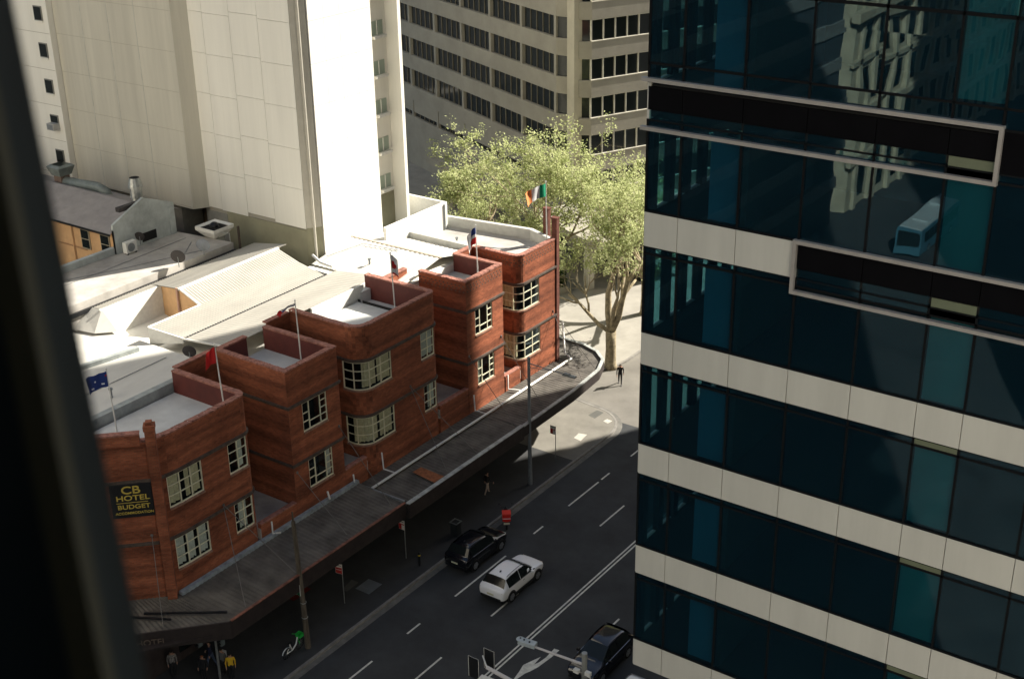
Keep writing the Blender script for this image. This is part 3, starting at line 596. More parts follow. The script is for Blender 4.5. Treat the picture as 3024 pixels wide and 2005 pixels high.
# ---- satellite dishes + rooftop gear
def dish(label, p, r, d, col):
    t = thing('satellite_dish', label, 'satellite dish', p, group='satellite dishes on the roofs'); p = Vector(p); d = Vector(d).normalized()
    c = p+Vector((0, 0, r+.25)); mb = MB(); a = d.orthogonal().normalized(); b = d.cross(a)
    rings = [(0, -.12), (.5, -.09), (.85, -.03), (1, .03)]; n = 18; i0 = 0
    for rr, h in rings:
        for k in range(n): th = 2*math.pi*k/n; mb.v.append(tuple(c+a*(rr*r*math.cos(th))+b*(rr*r*math.sin(th))+d*(h*r)))
    for j in range(3):
        for k in range(n): mb.f.append((j*n+k, j*n+(k+1) % n, (j+1)*n+(k+1) % n, (j+1)*n+k)); mb.m.append(0)
    mb.build('reflector', col, t, smooth=True)
    MB().tube([p, p+Vector((0,0,r+.1)), c-d*.1*r], .03).build('mount', GREYM, t)
    MB().tube([c-b*r, c-b*r*.5+d*.5*r, c+d*.7*r], .012).sphere(c+d*.7*r, .04, 6).build('feed_arm', GREYM, t)
DGREY = M('dish_dark', (.045,.04,.04), .6, var=.1); DLT = M('dish_blue_grey', (.2,.22,.25), .6, var=.1)
dish('dark round dish on the flat roof behind the red flag', (-57.3,47.25,13.85), .42, (-.5,.8,.2), DGREY)
dish('dark grey dish by the black gutter of the grey roof', (-66.4,54.8,15.5), .5, (-.5,.8,.2), DGREY)
dish('pale blue-grey dish at the far corner of the grey roof', (-66.7,57.3,15.5), .48, (-.5,.8,.2), DLT)
dish('small dark dish on the pale gable wall', (-71.6,56.0,15.7), .35, (-.5,.8,.2), DGREY)

# ================================================================== grey roofed building and peach house
low = thing('low_building', 'low building with a flat grey concrete roof behind the hotel', 'building', (-69, 52, 0))
MB().prism([(-72,40),(-66.9,40),(-66.9,60.2),(-72,59.6)], 0, 15.5).build('body', ROOFC, low)
MB().box(-72.35,-72.0,40,54.2,15.3,15.95).build('parapet', BLUEW, low)
for a, b in (((-71.5,47.5),(-67.5,58.0)),((-70.2,44),(-70.4,59)),((-69.4,58.6),(-67.5,55.4))):
    MB().tube([(*a,15.52),((a[0]+b[0])/2+.25,(a[1]+b[1])/2,15.52),(*b,15.52)], .018, 4).build('roof_cable', GREYM, low)
house = thing('house', 'peach rendered house with a grey gabled roof and pale end wall', 'house', (-76, 57, 0))
MB().box(-95,-72.02,54.3,59.4,0,17.0).build('wall', PEACH, house)
m = MB(); m.prism([(-72.05,54.1),(-71.85,54.1),(-71.85,59.5),(-72.05,59.5)], 13, 17.2); m.poly([(-71.85,54.1,17.2),(-71.85,59.5,17.2),(-71.85,59.5,17.75),(-71.85,56.9,18.8),(-71.85,54.1,17.6)]); m.poly([(-72.05,54.1,17.6),(-72.05,56.9,18.8),(-72.05,59.5,17.75),(-72.05,59.5,17.2),(-72.05,54.1,17.2)])
m.poly([(-72.05,54.1,17.6),(-71.85,54.1,17.6),(-71.85,56.9,18.8),(-72.05,56.9,18.8)]); m.poly([(-72.05,56.9,18.8),(-71.85,56.9,18.8),(-71.85,59.5,17.75),(-72.05,59.5,17.75)]); m.poly([(-72.05,54.1,13),(-71.85,54.1,13),(-71.85,54.1,17.6),(-72.05,54.1,17.6)])
m.build('gable_wall', BLUEW, house)
MB().box(-71.95,-71.8,58.95,59.35,13.3,17.6).build('buttress', BLUEW, house)
m = MB(); m.poly([(-95,53.95,16.95),(-72.06,53.95,16.95),(-72.06,57,18.2),(-95,57,18.2)]); m.poly([(-95,57,18.2),(-72.06,57,18.2),(-72.06,60.3,17),(-95,60.3,17)]); m.poly([(-95,53.95,16.87),(-95,53.95,16.95),(-72.06,53.95,16.95),(-72.06,53.95,16.87)][::-1])
m.build('roof', M('slate_grey_roof', (.3,.28,.27), .8, var=.12, scale=1), house)
MB().box(-95,-72.1,53.9,54.0,16.8,16.95).build('gutter', BLACK, house)
for x0, x1 in ((-75.6,-74.85),(-73.5,-72.7)):
    wv = MB(); wv.box(x0-.08,x1+.08,54.22,54.32,15.2,16.65); wd = wv.build('window', M('weathered_frame', (.3,.27,.2), .8), house); 
    for zz in (15.3, 15.98): MB().box(x0,x1,54.19,54.23,zz,zz+.6).build('pane', DGLASS, wd)
MB().cyl((-76.6,54.2,14),(-76.6,54.2,16.9),.05).build('downpipe', PEACH, house); MB().cyl((-78.3,54.22,15.15),(-75.2,54.22,15.15),.04).build('wall_pipe', M('peach_dark', (.35,.2,.1), .8), house)
MB().box(-71.86,-71.8,56.4,57.66,15.7,16.32).build('vent_opening', DARK, house)
MB().prism([(-72.5,55.0),(-72.1,55.0),(-72.1,57.0),(-72.5,57)],18.2,18.5).build('ridge_patch', DGREY, house)
fl = thing('flue', 'shiny round metal flue with stacked collars on the house ridge', 'chimney', (-73.2,57.3,18))
q = MB(); x, y = -73.1, 57.4; q.cyl((x,y,17.6),(x,y,18.5),.36,.36,14); q.cyl((x,y,18.5),(x,y,18.62),.46,.46,14); q.cyl((x,y,18.62),(x,y,19.2),.42,.42,14); q.cyl((x,y,19.2),(x,y,19.32),.5,.5,14); q.cyl((x,y,19.32),(x,y,19.9),.5,.36,14,cap=False)
q.build('stack', STEEL, fl, smooth=False); MB().cyl((x,y,19.85),(x,y,19.9),.34,n=14).build('mouth', DARK, fl)
dt = thing('duct', 'fat grey ventilation duct with square cowl along the house ridge', 'duct', (-80,58,17.5))
q = MB(); q.tube([(-82.3,58,18.0),(-80,58,18.1),(-78.2,58.1,18.15),(-77.5,58.2,17.9),(-77.3,58.4,17.2)], .36, 12); q.build('duct_run', M('duct_grey', (.2,.23,.22), .6, metal=.3, var=.2), dt, smooth=True)
q = MB(); q.box(-82.5,-81.7,57.6,58.4,17.2,18.5); q.build('riser', M('duct_brown', (.2,.14,.11), .8, var=.3), dt)
q = MB(); z0, z1 = 18.5, 19.15
for A, B_ in (((-82.6,57.5),(-81.6,57.5)),((-81.6,57.5),(-81.6,58.5)),((-81.6,58.5),(-82.6,58.5)),((-82.6,58.5),(-82.6,57.5))):
    o = lambda p: (-82.1+(p[0]+82.1)*1.45, 58+(p[1]-58)*1.45); q.poly([(*A,z0),(*B_,z0),(*o(B_),z1),(*o(A),z1)]); q.poly([(*o(A),z1),(*o(B_),z1),(*B_,z1+.15),(*A,z1+.15)])
q.build('cowl', M('duct_grey', (.2,.23,.22)), dt); MB().box(-82.5,-81.7,57.6,58.4,18.55,18.6).build('cowl_opening', DARK, dt)
ac = thing('air_conditioner', 'white air conditioning unit on the grey roof by the gable', 'air conditioner', (-71.2,54.9,15.5))
MB().box(-71.5,-71.1,54.4,55.3,15.6,16.35).build('case', WHITEP, ac); MB().cyl((-71.1,54.8,15.97),(-71.07,54.8,15.97),.3,n=16).build('fan_grille', GREYM, ac)
for yy in (54.5, 55.2): MB().box(-71.45,-71.1,yy-.04,yy+.04,15.5,15.6).build('foot', BLACK, ac)
hd = thing('kitchen_exhaust', 'square white exhaust hood on a steel duct beside the tall tower', 'exhaust hood', (-69,60.5,14.5))
q = MB()
c0, c1 = (-69.0, 60.5), .55
for sx, sy, tx, ty in ((-1,-1,1,-1),(1,-1,1,1),(1,1,-1,1),(-1,1,-1,-1)):
    a, b = (c0[0]+sx*.5, c0[1]+sy*.5), (c0[0]+tx*.5, c0[1]+ty*.5); A, B_ = (c0[0]+sx*.95, c0[1]+sy*.95), (c0[0]+tx*.95, c0[1]+ty*.95)
    q.poly([(*a,15.5),(*b,15.5),(*B_,16.05),(*A,16.05)]); q.poly([(*A,16.05),(*B_,16.05),(*B_,16.3),(*A,16.3)]); q.poly([(*A,16.3),(*B_,16.3),(c0[0]+tx*.7,c0[1]+ty*.7,16.2),(c0[0]+sx*.7,c0[1]+sy*.7,16.2)])
q.build('hood', WHITEP, hd); MB().box(-69.7,-68.3,59.8,61.2,16.1,16.18).build('hood_opening', DARK, hd); MB().sphere((-69,60.5,16.25),.35,10,(1,1,.8)).build('fan_motor', BLACK, hd)
MB().box(-69.45,-68.55,60.05,60.95,13.5,15.5).build('duct', STEEL, hd)
q = MB()
for a, b in (((-68.4,60.2,13.5),(-68.4,60.2,16)),((-67.2,60.2,13.5),(-67.2,60.2,16.1)),((-68.4,60.2,16),(-67.2,60.2,16.1)),((-68.4,60.2,15),(-67.2,60.2,15))): q.cyl(a, b, .03, n=5)
q.build('support_frame', STEEL, hd); MB().cyl((-66.7,60.6,13.9),(-66.7,60.6,16.6),.09).build('vent_pipe', M('rusty_pipe', (.06,.045,.035), .8), hd)

# ================================================================== tall white tower
tw = thing('tower', 'tall blank tower clad in pale panels with sunlit street side', 'tower', (-68, 66, 0))
ZT = 80
core = MB(); core.prism([(-73.2,63.62),(-63.0,63.62),(-62.42,64.5),(-62.42,70.75),(-63.4,70.75),(-63.4,73.5),(-62.45,73.5),(-62.45,73.7),(-73.2,73.7)], 0, ZT); core.build('core', JOINT, tw)
def panel_grid(u0, us, rows, face, fixed, th, mat, name='panel', stag=None, gap=.012):
    for i in range(len(us)-1):
        o = stag[i] if stag else 0
        for z0, z1 in rows:
            a, b = us[i]+gap, us[i+1]-gap; za, zb = z0+o+gap, z1+o-gap
            if face == 'y': q = MB().box(a, b, fixed-th, fixed, za, zb)
            else: q = MB().box(fixed, fixed+th, a, b, za, zb)
            q.build(name, mat, tw)
z30 = 30.46; rows = [(z30-2.85*k, z30-2.85*(k-1)) for k in range(4, -4, -1)]
panel_grid(0, [-73.1,-71.35,-68.7,-66.0,-63.02], [(16.21, 19.06-.0)]+rows, 'y', 63.62, .1, WHITEW, stag=[-.05,-.1,.2,0])
MB().box(-73.1,-63.02,63.5,63.62,42,ZT).build('upper_cladding', WHITEW, tw)
MB().box(-70.9,-63.02,63.53,63.6,12,16.1).build('painted_base', OLIVEW, tw); MB().box(-73.1,-70.95,63.53,63.6,12,15.85).build('painted_base', M('grey_base', (.3,.3,.27), .85), tw)
# chamfered corner strip with a rounded nib
q = MB(); q.prism([(-63.0,63.52),(-62.75,63.75),(-62.36,64.4),(-62.42,64.5),(-63.0,63.62)], 16.3, ZT); q.build('corner_strip', M('corner_grey', (.52,.5,.43), .85, var=.05), tw)
q = MB(); q.prism([(-63.0,63.52),(-62.75,63.75),(-62.36,64.4),(-62.42,64.5),(-63.0,63.62)], 12, 16.3); q.build('corner_strip_base', OLIVEW, tw)
q = MB(); q.cyl((-62.62,63.92,12),(-62.62,63.92,ZT),.09,n=8); q.build('corner_pipe', M('corner_grey', (.52,.5,.43)), tw)
panel_grid(0, [64.5,66.0,67.55,69.1,70.75], [(13.4,16.0),(16.0,19.06)]+rows, 'x', -62.42, .12, M('white_panel', (.8,.79,.74), .8, var=.03, scale=.3), stag=[0,0,0,0])
MB().box(-62.42,-62.3,64.5,70.75,42,ZT).build('upper_cladding', M('white_panel', (.8,.79,.74)), tw)
MB().box(-63.38,-63.3,70.76,73.38,16.4,ZT).build('recessed_strip', WHITEW, tw); MB().box(-63.38,-63.29,70.76,73.38,12.5,16.38).build('recessed_strip_base', OLIVEW, tw)
MB().box(-63.38,-62.12,73.4,73.72,12.5,ZT).build('end_fin', WHITEW, tw)
for k in range(9):
    z = 28.42-2.83*4+2.83*k+.03
    z -= .3; wq = MB(); wq.box(-63.3,-63.26,71.85,73.05,z,z+1.0); wo = wq.build('window', M('window_mint', (.33,.4,.33), .3, var=0), tw)
    MB().box(-63.29,-62.95,71.8,73.1,z-.22,z-.02).build('sill', WHITEP, wo); MB().box(-63.26,-63.2,72.37,72.42,z,z+1.0).build('mullion', WHITEP, wo)
# left wing, slightly proud, on an overhang
wing = MB().prism([(-86.4,62.5),(-73.35,62.5),(-72.75,63.5),(-72.75,70),(-86.4,70)], 16.1, ZT).build('projecting_wing', GREYW, tw)
for zz in [z30-2.85*k for k in range(-3, 6)]: MB().box(-86.38,-73.4,62.488,62.5,zz-.012,zz+.012).build('floor_joint', JOINT, wing)
for xx in (-83.2,-80.2,-77.2): MB().box(xx-.035,xx+.035,62.486,62.5,16.2,ZT-.2).build('vertical_seam', M('seam_pale', (.5,.5,.45), .8), wing)
MB().box(-86.4,-75.6,63.3,70,0,16.08).build('wing_base', M('grey_base', (.3,.3,.27)), tw); MB().box(-75.6,-73.2,65.3,70,0,16.08).build('alcove_wall', M('alcove_brown', (.16,.12,.08), .9), tw)
nb = thing('apartment_block', 'cream apartment block with small square windows at the far left', 'building', (-92, 66, 0))
MB().box(-110,-86.45,62.0,75,0,ZT).build('wall', WHITEW, nb)
for k, zz in enumerate([29.1-2.76*i for i in range(-4, 5)]):
    wq = MB().box(-87.98,-87.02,61.93,62.0,zz-.58,zz+.52).build('window', M('grey_frame', (.2,.2,.18), .7), nb); MB().box(-87.9,-87.1,61.91,61.94,zz-.5,zz+.45).build('pane', DGLASS, wq); MB().box(-88.0,-87.0,61.85,61.99,zz-.66,zz-.57).build('sill', WHITEW, wq)
    MB().box(-109,-86.5,61.988,62.0,zz-1.5,zz-1.47).build('floor_joint', JOINT, nb)
ac2 = thing('window_air_conditioner', 'boxy air conditioner sticking out of a tower window', 'air conditioner', (-87.4,61.7,20.2))
MB().box(-87.85,-87.0,61.4,62.0,20.25,20.75).build('case', M('ac_grey', (.4,.4,.38), .6), ac2); MB().box(-87.75,-87.1,61.38,61.4,20.3,20.7).build('grille', GREYM, ac2)

# ================================================================== beige office block at the back (rotated)
ob = thing('office_block', 'beige office block with long rows of dark windows behind the trees', 'building', (-71.7, 108, 0))
Ld = Vector((-.9083, .4183, 0)); Rd = Vector((.4183, .9083, 0)); P0 = Vector((-71.67, 108, 0)); k0 = 108/112
def fz(z): return 47-(47-z)*k0
NL = Vector((-.4183, -.9083, 0)); NR = Vector((.9083, -.4183, 0))
def face_box(mb, P, d, n, s0, s1, z0, z1, o0, o1, mi=0):
    c = P+d*((s0+s1)/2)+n*((o0+o1)/2); mb.obox((c.x,c.y,(z0+z1)/2), d*((s1-s0)/2), n*((o1-o0)/2), (0,0,(z1-z0)/2), mi); return mb
FLH = 3.85*k0; rowsB = [fz(16.15)+FLH*k for k in range(-3, 12)]          # window bottoms
WH = 2.12*k0; top = rowsB[-1]+FLH
q = MB(); c = [P0-NL*.45-Ld*0.2, P0+Ld*60-NL*.45, P0+Ld*60-NL*30, P0-NL*30-Ld*.2]; q.prism([(p.x,p.y) for p in c][::-1], 0, top); q.build('core', DGLASS, ob)
Pc = P0; P1r = Vector((-67.5, 108, 0))
q = MB(); c = [P1r-NR*.45, P1r-NR*.45+Rd*26, P1r-NR*25+Rd*26, P1r-NR*4.2+Rd*1]; q.prism([(p.x,p.y) for p in c], 0, top); q.build('side_core', DGLASS, ob)
corner = [P0+Ld*0.2, P0-Ld*1.35+Rd*.6, P0-Ld*2.2+Rd*.9, P0-Ld*2.9+Rd*.6, P1r]
gl0 = [k*6.75*k0 for k in range(0, 9)]
face_box(MB(), P0, Ld, NL, -.2, 60, 0, rowsB[0]-(FLH-WH)-.01, -.42, -.02).build('base_wall', BEIGE, ob); face_box(MB(), P1r, Rd, NR, 0, 26, 0, rowsB[0]-(FLH-WH)-.01, -.42, -.02).build('base_wall', BEIGE, ob)
for i, zb in enumerate(rowsB):
    q = face_box(MB(), P0, Ld, NL, -.2, 60, zb-(FLH-WH), zb, -.42, 0); q.build('spandrel', BEIGE, ob)
    q = face_box(MB(), P1r, Rd, NR, 0, 26, zb-(FLH-WH), zb, -.42, 0); q.build('spandrel', BEIGE, ob)
    q = face_box(MB(), P1r, Rd, NR, -.05, 26.05, zb-.02, zb+.06, -.2, .05); q.build('sill', M('pale_sill', (.6,.57,.48), .8), ob)
    # chamfer spandrels on both sides of the corner pier
    for a, b in ((P0-Ld*.2, P0-Ld*1.5+Rd*.75), (P1r, P1r-Rd*1.0+NL*0-NR*.75)):
        d = (b-a); n = Vector((d.y, -d.x, 0)).normalized(); n = n if n.dot(Vector((0,-1,0))) > 0 else -n; mid = (a+b)/2
        MB().obox((mid.x-n.x*.2, mid.y-n.y*.2, zb-(FLH-WH)/2), d/2, n*.2, (0,0,(FLH-WH)/2)).build('spandrel', BEIGE, ob)
        MB().obox((mid.x-n.x*.3, mid.y-n.y*.3, zb+WH/2), d/2, n*.05, (0,0,WH/2)).build('pane', DGLASS, ob)
    if zb > -1:
        low_ = zb < fz(7)
        for g in range(8):
            s0 = gl0[g]+.3; s1 = s0+5.95
            wq = face_box(MB(), P0, Ld, NL, s0-.4, s0, zb, zb+WH, -.42, -.03).build('pier', BEIGE, ob)
            if low_: face_box(MB(), P0, Ld, NL, s0, s1, zb+.6, zb+WH, -.42, -.05).build('spandrel', BEIGE, ob)
            hz = zb+(.6 if low_ else WH); BR = M('bronze_mullion', (.2,.18,.14), .5)
            fo = face_box(MB(), P0, Ld, NL, s0, s1, zb, zb+.05, -.34, -.22).build('window', BR, ob)
            for k in range(1, 5):
                if i < 8 and g < 6: s = s0+(s1-s0)*k/5; face_box(MB(), P0, Ld, NL, s-.03, s+.03, zb+.05, hz, -.34, -.22).build('mullion', BR, fo)
            if g < 6 and i < 8:
                for k in range(5):
                    s = s0+(s1-s0)*k/5; face_box(MB(), P0, Ld, NL, s+.03, s+(s1-s0)/5-.03, zb+.02, zb+(.58 if low_ else WH-.02), -.4+rnd.uniform(-.006,.006), -.31).build('pane', DGLASS, fo)
        WM = M('white_mullion', (.6,.58,.5), .5); fo = face_box(MB(), P1r, Rd, NR, 0, 20, zb+WH-.05, zb+WH, -.3, -.05).build('window', WM, ob)
        for k in range(0, 8): s = 1.42*k*k0*1.0+.02; face_box(MB(), P1r, Rd, NR, s-.04, s+.04, zb+.06, zb+WH-.05, -.3, -.05).build('mullion', WM, fo)
        for k in range(0, 6): s = 1.42*k*k0+.02; face_box(MB(), P1r, Rd, NR, s+.04, s+1.3, zb+.02, zb+WH-.02, -.4+rnd.uniform(-.006,.006), -.22).build('pane', DGLASS, fo)
q = MB(); a = P0-Ld*1.55+Rd*.8; b = P1r-Rd*1.05-NR*.8; mid = (a+b)/2; d = b-a; n = Vector((d.y,-d.x,0)).normalized()
q.obox((mid.x-n.x*.1, mid.y-n.y*.1, top/2), d/2*1.0, n*.5, (0,0,top/2)); q.build('corner_pier', M('beige_pier', (.5,.46,.36), .85, var=.1, scale=.4), ob)
# entrance canopy on columns in front of the block
cn = thing('canopy', 'flat concrete canopy on square columns behind the street trees', 'canopy', (-62.4, 98.3, 0))
q0 = Vector((-60.3, 97.2, 0)); pts = [q0, q0+Rd*16, q0+Rd*16+Ld*34, q0+Ld*34]
MB().prism([(p.x,p.y) for p in pts], 4.6, 5.3).build('slab', BEIGE, cn)
for i in range(5):
    c = q0+Ld*(2.2+7*i)+Rd*.9; MB().obox((c.x,c.y,2.35), Ld*.36, Rd*.36, (0,0,2.25)).build('column', M('column_cream', (.55,.52,.44), .8), cn)
c = q0+Ld*17+Rd*6; MB().obox((c.x,c.y,2.3), Ld*16, Rd*.1, (0,0,2.25)).build('glass_wall', DGLASS, cn)
# hedge in a planter
hg = thing('hedge', 'dark green clipped hedge in a low concrete planter under the canopy', 'hedge', (-66, 96.6, .12))
c = Vector((-66.3, 97.6, 0)); MB().obox((c.x,c.y,.45), Ld*3.4, Rd*.8, (0,0,.35)).build('planter', BEIGE, hg)
hm = MB()
for k in range(2600):
    p = c+Ld*rnd.uniform(-3.3,3.3)+Rd*rnd.uniform(-.75,.75)+Vector((0,0,rnd.uniform(.8,2.3))); a = Vector((rnd.gauss(0,1),rnd.gauss(0,1),rnd.gauss(0,1))).normalized(); b = a.orthogonal().normalized(); s = .11
    hm.poly([p-a*s-b*s*.6, p+a*s-b*s*.6, p+a*s+b*s*.6, p-a*s+b*s*.6])
hm.build('foliage', LEAFD, hg)

# ================================================================== trees
def tree(label, base, h, spread, seed, limbs, leaves, lsize, fork, rad, mat=None, zmin=4.5):
    t = thing('plane_tree', label, 'tree', base, group='plane trees on the plaza'); r = random.Random(seed); B = Vector(base); wood = MB(); tips = []
    def grow(p, d, ln, rr, lev):
        n = 4; pts = [p]; rs = [rr]
        for k in range(n):
            d = (d+Vector((r.gauss(0,.16),r.gauss(0,.16),r.gauss(.05,.1)))).normalized(); pts.append(pts[-1]+d*(ln/n)); rs.append(rr*(1-.55*(k+1)/n))
        wood.tube(pts, rs, 7 if lev < 2 else (5 if lev < 3 else 3))
        if lev >= 2: tips.extend(pts[1:])
        if lev < 4:
            for c in range(3 if lev < 3 else 4):
                k = r.randint(2, n); a = r.uniform(0, 6.28); o = d.orthogonal().normalized(); o2 = d.cross(o); sp = r.uniform(.55, 1.1)
                nd = (d+(o*math.cos(a)+o2*math.sin(a))*sp+Vector((0,0,.08))).normalized(); grow(pts[k], nd, ln*r.uniform(.55,.8), rs[k]*.75, lev+1)
    top = B+Vector((0,0,fork)); wood.tube([B-Vector((0,0,.1)), B+Vector((0,0,.25)), B+Vector((.03,0,fork*.5)), top], [rad*1.35, rad*1.05, rad*.92, rad*.95], 12)
    for d, ln, rr in limbs: grow(top-Vector((0,0,.15)), Vector(d).normalized(), ln, rr, 0)
    wood.build('trunk', BARK, t, smooth=True)
    lm = MB(); tips = [q for q in tips if q.z > zmin or r.random() < .04]; cl = r.sample(tips, int(len(tips)*.55)); per = leaves//len(cl)
    for tp in cl:
        nl = max(3, int(per*r.uniform(.3, 1.8))); sg = r.uniform(.16, .36)
        for _ in range(nl):
            p = tp+Vector((r.gauss(0,sg),r.gauss(0,sg),r.gauss(0,sg*.8)))
            nn = (Vector((r.gauss(0,1),r.gauss(0,1),r.gauss(0,1))).normalized()+SUND*.75+Vector((0,0,.35))).normalized(); a = nn.orthogonal().normalized(); b = nn.cross(a); th = r.uniform(0,6.28); a, b = a*math.cos(th)+b*math.sin(th), b*math.cos(th)-a*math.sin(th); s = lsize*r.uniform(.5,1.25)
            lm.poly([p-a*s, p-b*s*.6+a*s*.1, p+a*s, p+b*s*.6-a*s*.1])
    lm.build('crown', mat or LEAF, t); return t
tree('tall plane tree with forked trunk and fresh leaves at the plaza kerb', (-51.25,85.3,.1), 18, 8, 3,
     [((-.32,.02,1),6.4,.34),((.34,.1,1),6.2,.32),((-1,-.08,.3),5.0,.2),((-.1,.5,1),5.0,.22),((.1,-.25,1.1),4.8,.2)], 15000, .12, 3.2, .47, zmin=7.5)
tree('broad plane tree in fresh leaf behind the far roof of the hotel', (-63.0,90.5,.1), 18, 8, 8,
     [((-.5,.1,1),6.4,.3),((.55,.1,1),6.2,.3),((-.05,-.5,1),6.0,.26),((0,.4,1.1),6.6,.26),((-1,-.1,.7),4.6,.2),((.9,-.3,.6),4.4,.2)], 22000, .12, 3.4, .42, zmin=5)
tree('leafy plane tree between the white tower and the beige block', (-71.5,94.5,.1), 15, 7, 21,
     [((-.5,.1,1),4.2,.26),((.5,-.1,1),4.6,.26),((0,.4,1.1),4.4,.22),((.2,-.6,.8),4.0,.2)], 13000, .12, 3.0, .36)
tree('plane tree at the back of the plaza beside the dark glass building', (-54.5,96.5,.1), 17, 8, 5,
     [((-.5,.1,1),5.0,.3),((.5,.1,1),5.0,.3),((-.05,-.5,1),5.0,.25),((0,.4,1.1),5.0,.25)], 16000, .12, 3.3, .4)

# ================================================================== dark glass building (right)
gb = thing('glass_building', 'dark glass office building with cream spandrel panels filling the right side', 'building', (-20.4, 36, 15))
YG = 36.0; XS = -20.42; XE = -1.2; YE = 122.0; GT = 90.0
cols = [-20.4,-19.19,-17.14,-15.08,-13.0,-10.92,-9.53,-7.45,-5.4,-3.33,-1.26]
tops = [16.3, 20.42, 24.58, 28.82, 33.08, 37.3]        # tops of spandrel bands
def g_panel(name, x0, x1, z0, z1, mat, y0, y1, parent=gb):
    q = MB().box(x0, x1, y0, y1, z0, z1)
    if 'pane' in name and mat is FGLASS:       # each pane sits a hair out of true
        a, b = rnd.uniform(-.004, .004), rnd.uniform(-.003, .003); xc, zc = (x0+x1)/2, (z0+z1)/2; q.v = [(x, y+a*(x-xc)+b*(z-zc), z) for x, y, z in q.v]
    return q.build(name, mat, parent)
for fi, zt in enumerate(tops):
    z0 = zt-1.16; nxt = tops[fi+1] if fi+1 < len(tops) else 41.5; gz0, gz1 = zt, nxt-1.16
    # slab behind the band and floor/ceiling
    MB().box(XS+.1, XE, YG+.06, YG+40, z0+.06, zt-.06).build('floor_slab', DARK, gb)
    for i in range(len(cols)-1):
        x0, x1 = cols[i]+.012, cols[i+1]-.012
        dark = (fi == 5 and x1 < -9.4) or (fi == 4 and x0 > -15.3) 
        if dark: g_panel('louvre_panel', x0, x1, z0+.3, zt-.12, LOUV, YG-.02, YG+.05); g_panel('low_pane', x0+.03, x1-.03, z0-.28, z0+.28, FGLASS if not (abs(x0+10.9) < .1) else YELP, YG+.0, YG+.03)
        elif fi == 5: g_panel('louvre_panel', x0, x1, z0, zt, LOUV, YG-.02, YG+.05)
        else: g_panel('spandrel_panel', x0, x1, z0, zt, CREAMP, YG-.05, YG+.05)
        # glass above this band
        bot = gz0+.07; ztr = gz1-.26
        if (fi == 4 and x1 < -9.4) or (fi == 3 and x0 > -15.3): ztr = gz1-.33
        if fi == 5 : g_panel('pane', x0+.03, x1-.03, gz0+.65, 39.6, FGLASS, YG+.0, YG+.03); g_panel('low_pane', x0+.03, x1-.03, gz0+.08, gz0+.58, FGLASS, YG+.0, YG+.03); g_panel('top_pane', x0+.03, x1-.03, 40.32, 41.2, FGLASS, YG, YG+.03); g_panel('pane', x0+.03, x1-.03, 39.6, 40.25, FGLASS, YG, YG+.03)
        else:
            g_panel('pane', x0+.03, x1-.03, bot, ztr-.03, FGLASS, YG+.0, YG+.03)
            g_panel('top_pane', x0+.03, x1-.03, ztr+.03, gz1-.03, FGLASS if abs(x0+10.91) > .1 else YELP, YG+.0, YG+.03)
    for x in cols: MB().box(x-.035, x+.035, YG-.02, YG+.12, gz0+.002, gz1-.002).build('mullion', MULL, gb)
    MB().box(XS, XE, YG-.04, YG+.12, gz0-.0, gz0+.07).build('sill_rail', MULL, gb)
    if fi < 5:
        MB().box(XS, XE, YG-.02, YG+.1, gz1-.31, gz1-.24).build('transom', MULL, gb); MB().box(XS, XE, YG-.02, YG+.1, gz1-.05, gz1).build('head_rail', MULL, gb)
    else:
        MB().box(XS, XE, YG-.02, YG+.1, 40.24, 40.33).build('transom', MULL, gb); MB().box(XS, XE, YG-.02, YG+.1, gz0+.57, gz0+.64).build('transom', MULL, gb)
    # solid coloured panels just behind the glass
    MB().box(-18.25, -17.3, YG+.2, YG+.3, gz0+.08, gz1-.3).build('blue_panel', TEALA, gb)
    MB().box(-10.86, -9.58, YG+.12, YG+.2, gz0+(.1 if fi != 5 else .7), gz1-.3 if fi != 5 else 41).build('teal_panel', TEALB, gb)
    # street side glazing seen through the corner
    for k in range(12):
        y = YG+.06+k*1.15
        MB().box(XS-.02, XS+.22, y, y+.34, gz0, gz1).build('side_mullion', MULL, gb); MB().box(XS, XS+.03, y+.34, y+1.15, gz0+.05, gz1-.05).build('side_pane', FGLASS, gb)
    MB().box(XS-.02, XS+.1, YG+.0, YG+86, z0, zt).build('side_spandrel', CREAMP, gb); MB().box(XS, XS+.1, YG+.05, YG+14, gz1-.31, gz1-.24).build('side_transom', MULL, gb)
    MB().box(XS, XS+.2, YG+14, YE, gz0, gz1).build('side_glazing', DGLASS, gb)
    MB().box(-17.2, -17.0, YG+.3, YG+14, gz0, gz1).build('partition', M('partition_dark', (.02,.03,.035), .6, var=.2), gb); MB().box(-20.2, -17.0, YG+14, YG+14.2, gz0, gz1).build('partition', DARK, gb)
    MB().box(-17, XE, YG+5.5, YG+5.7, gz0, gz1).build('back_partition', M('partition_dark', (.02,.03,.035)), gb)
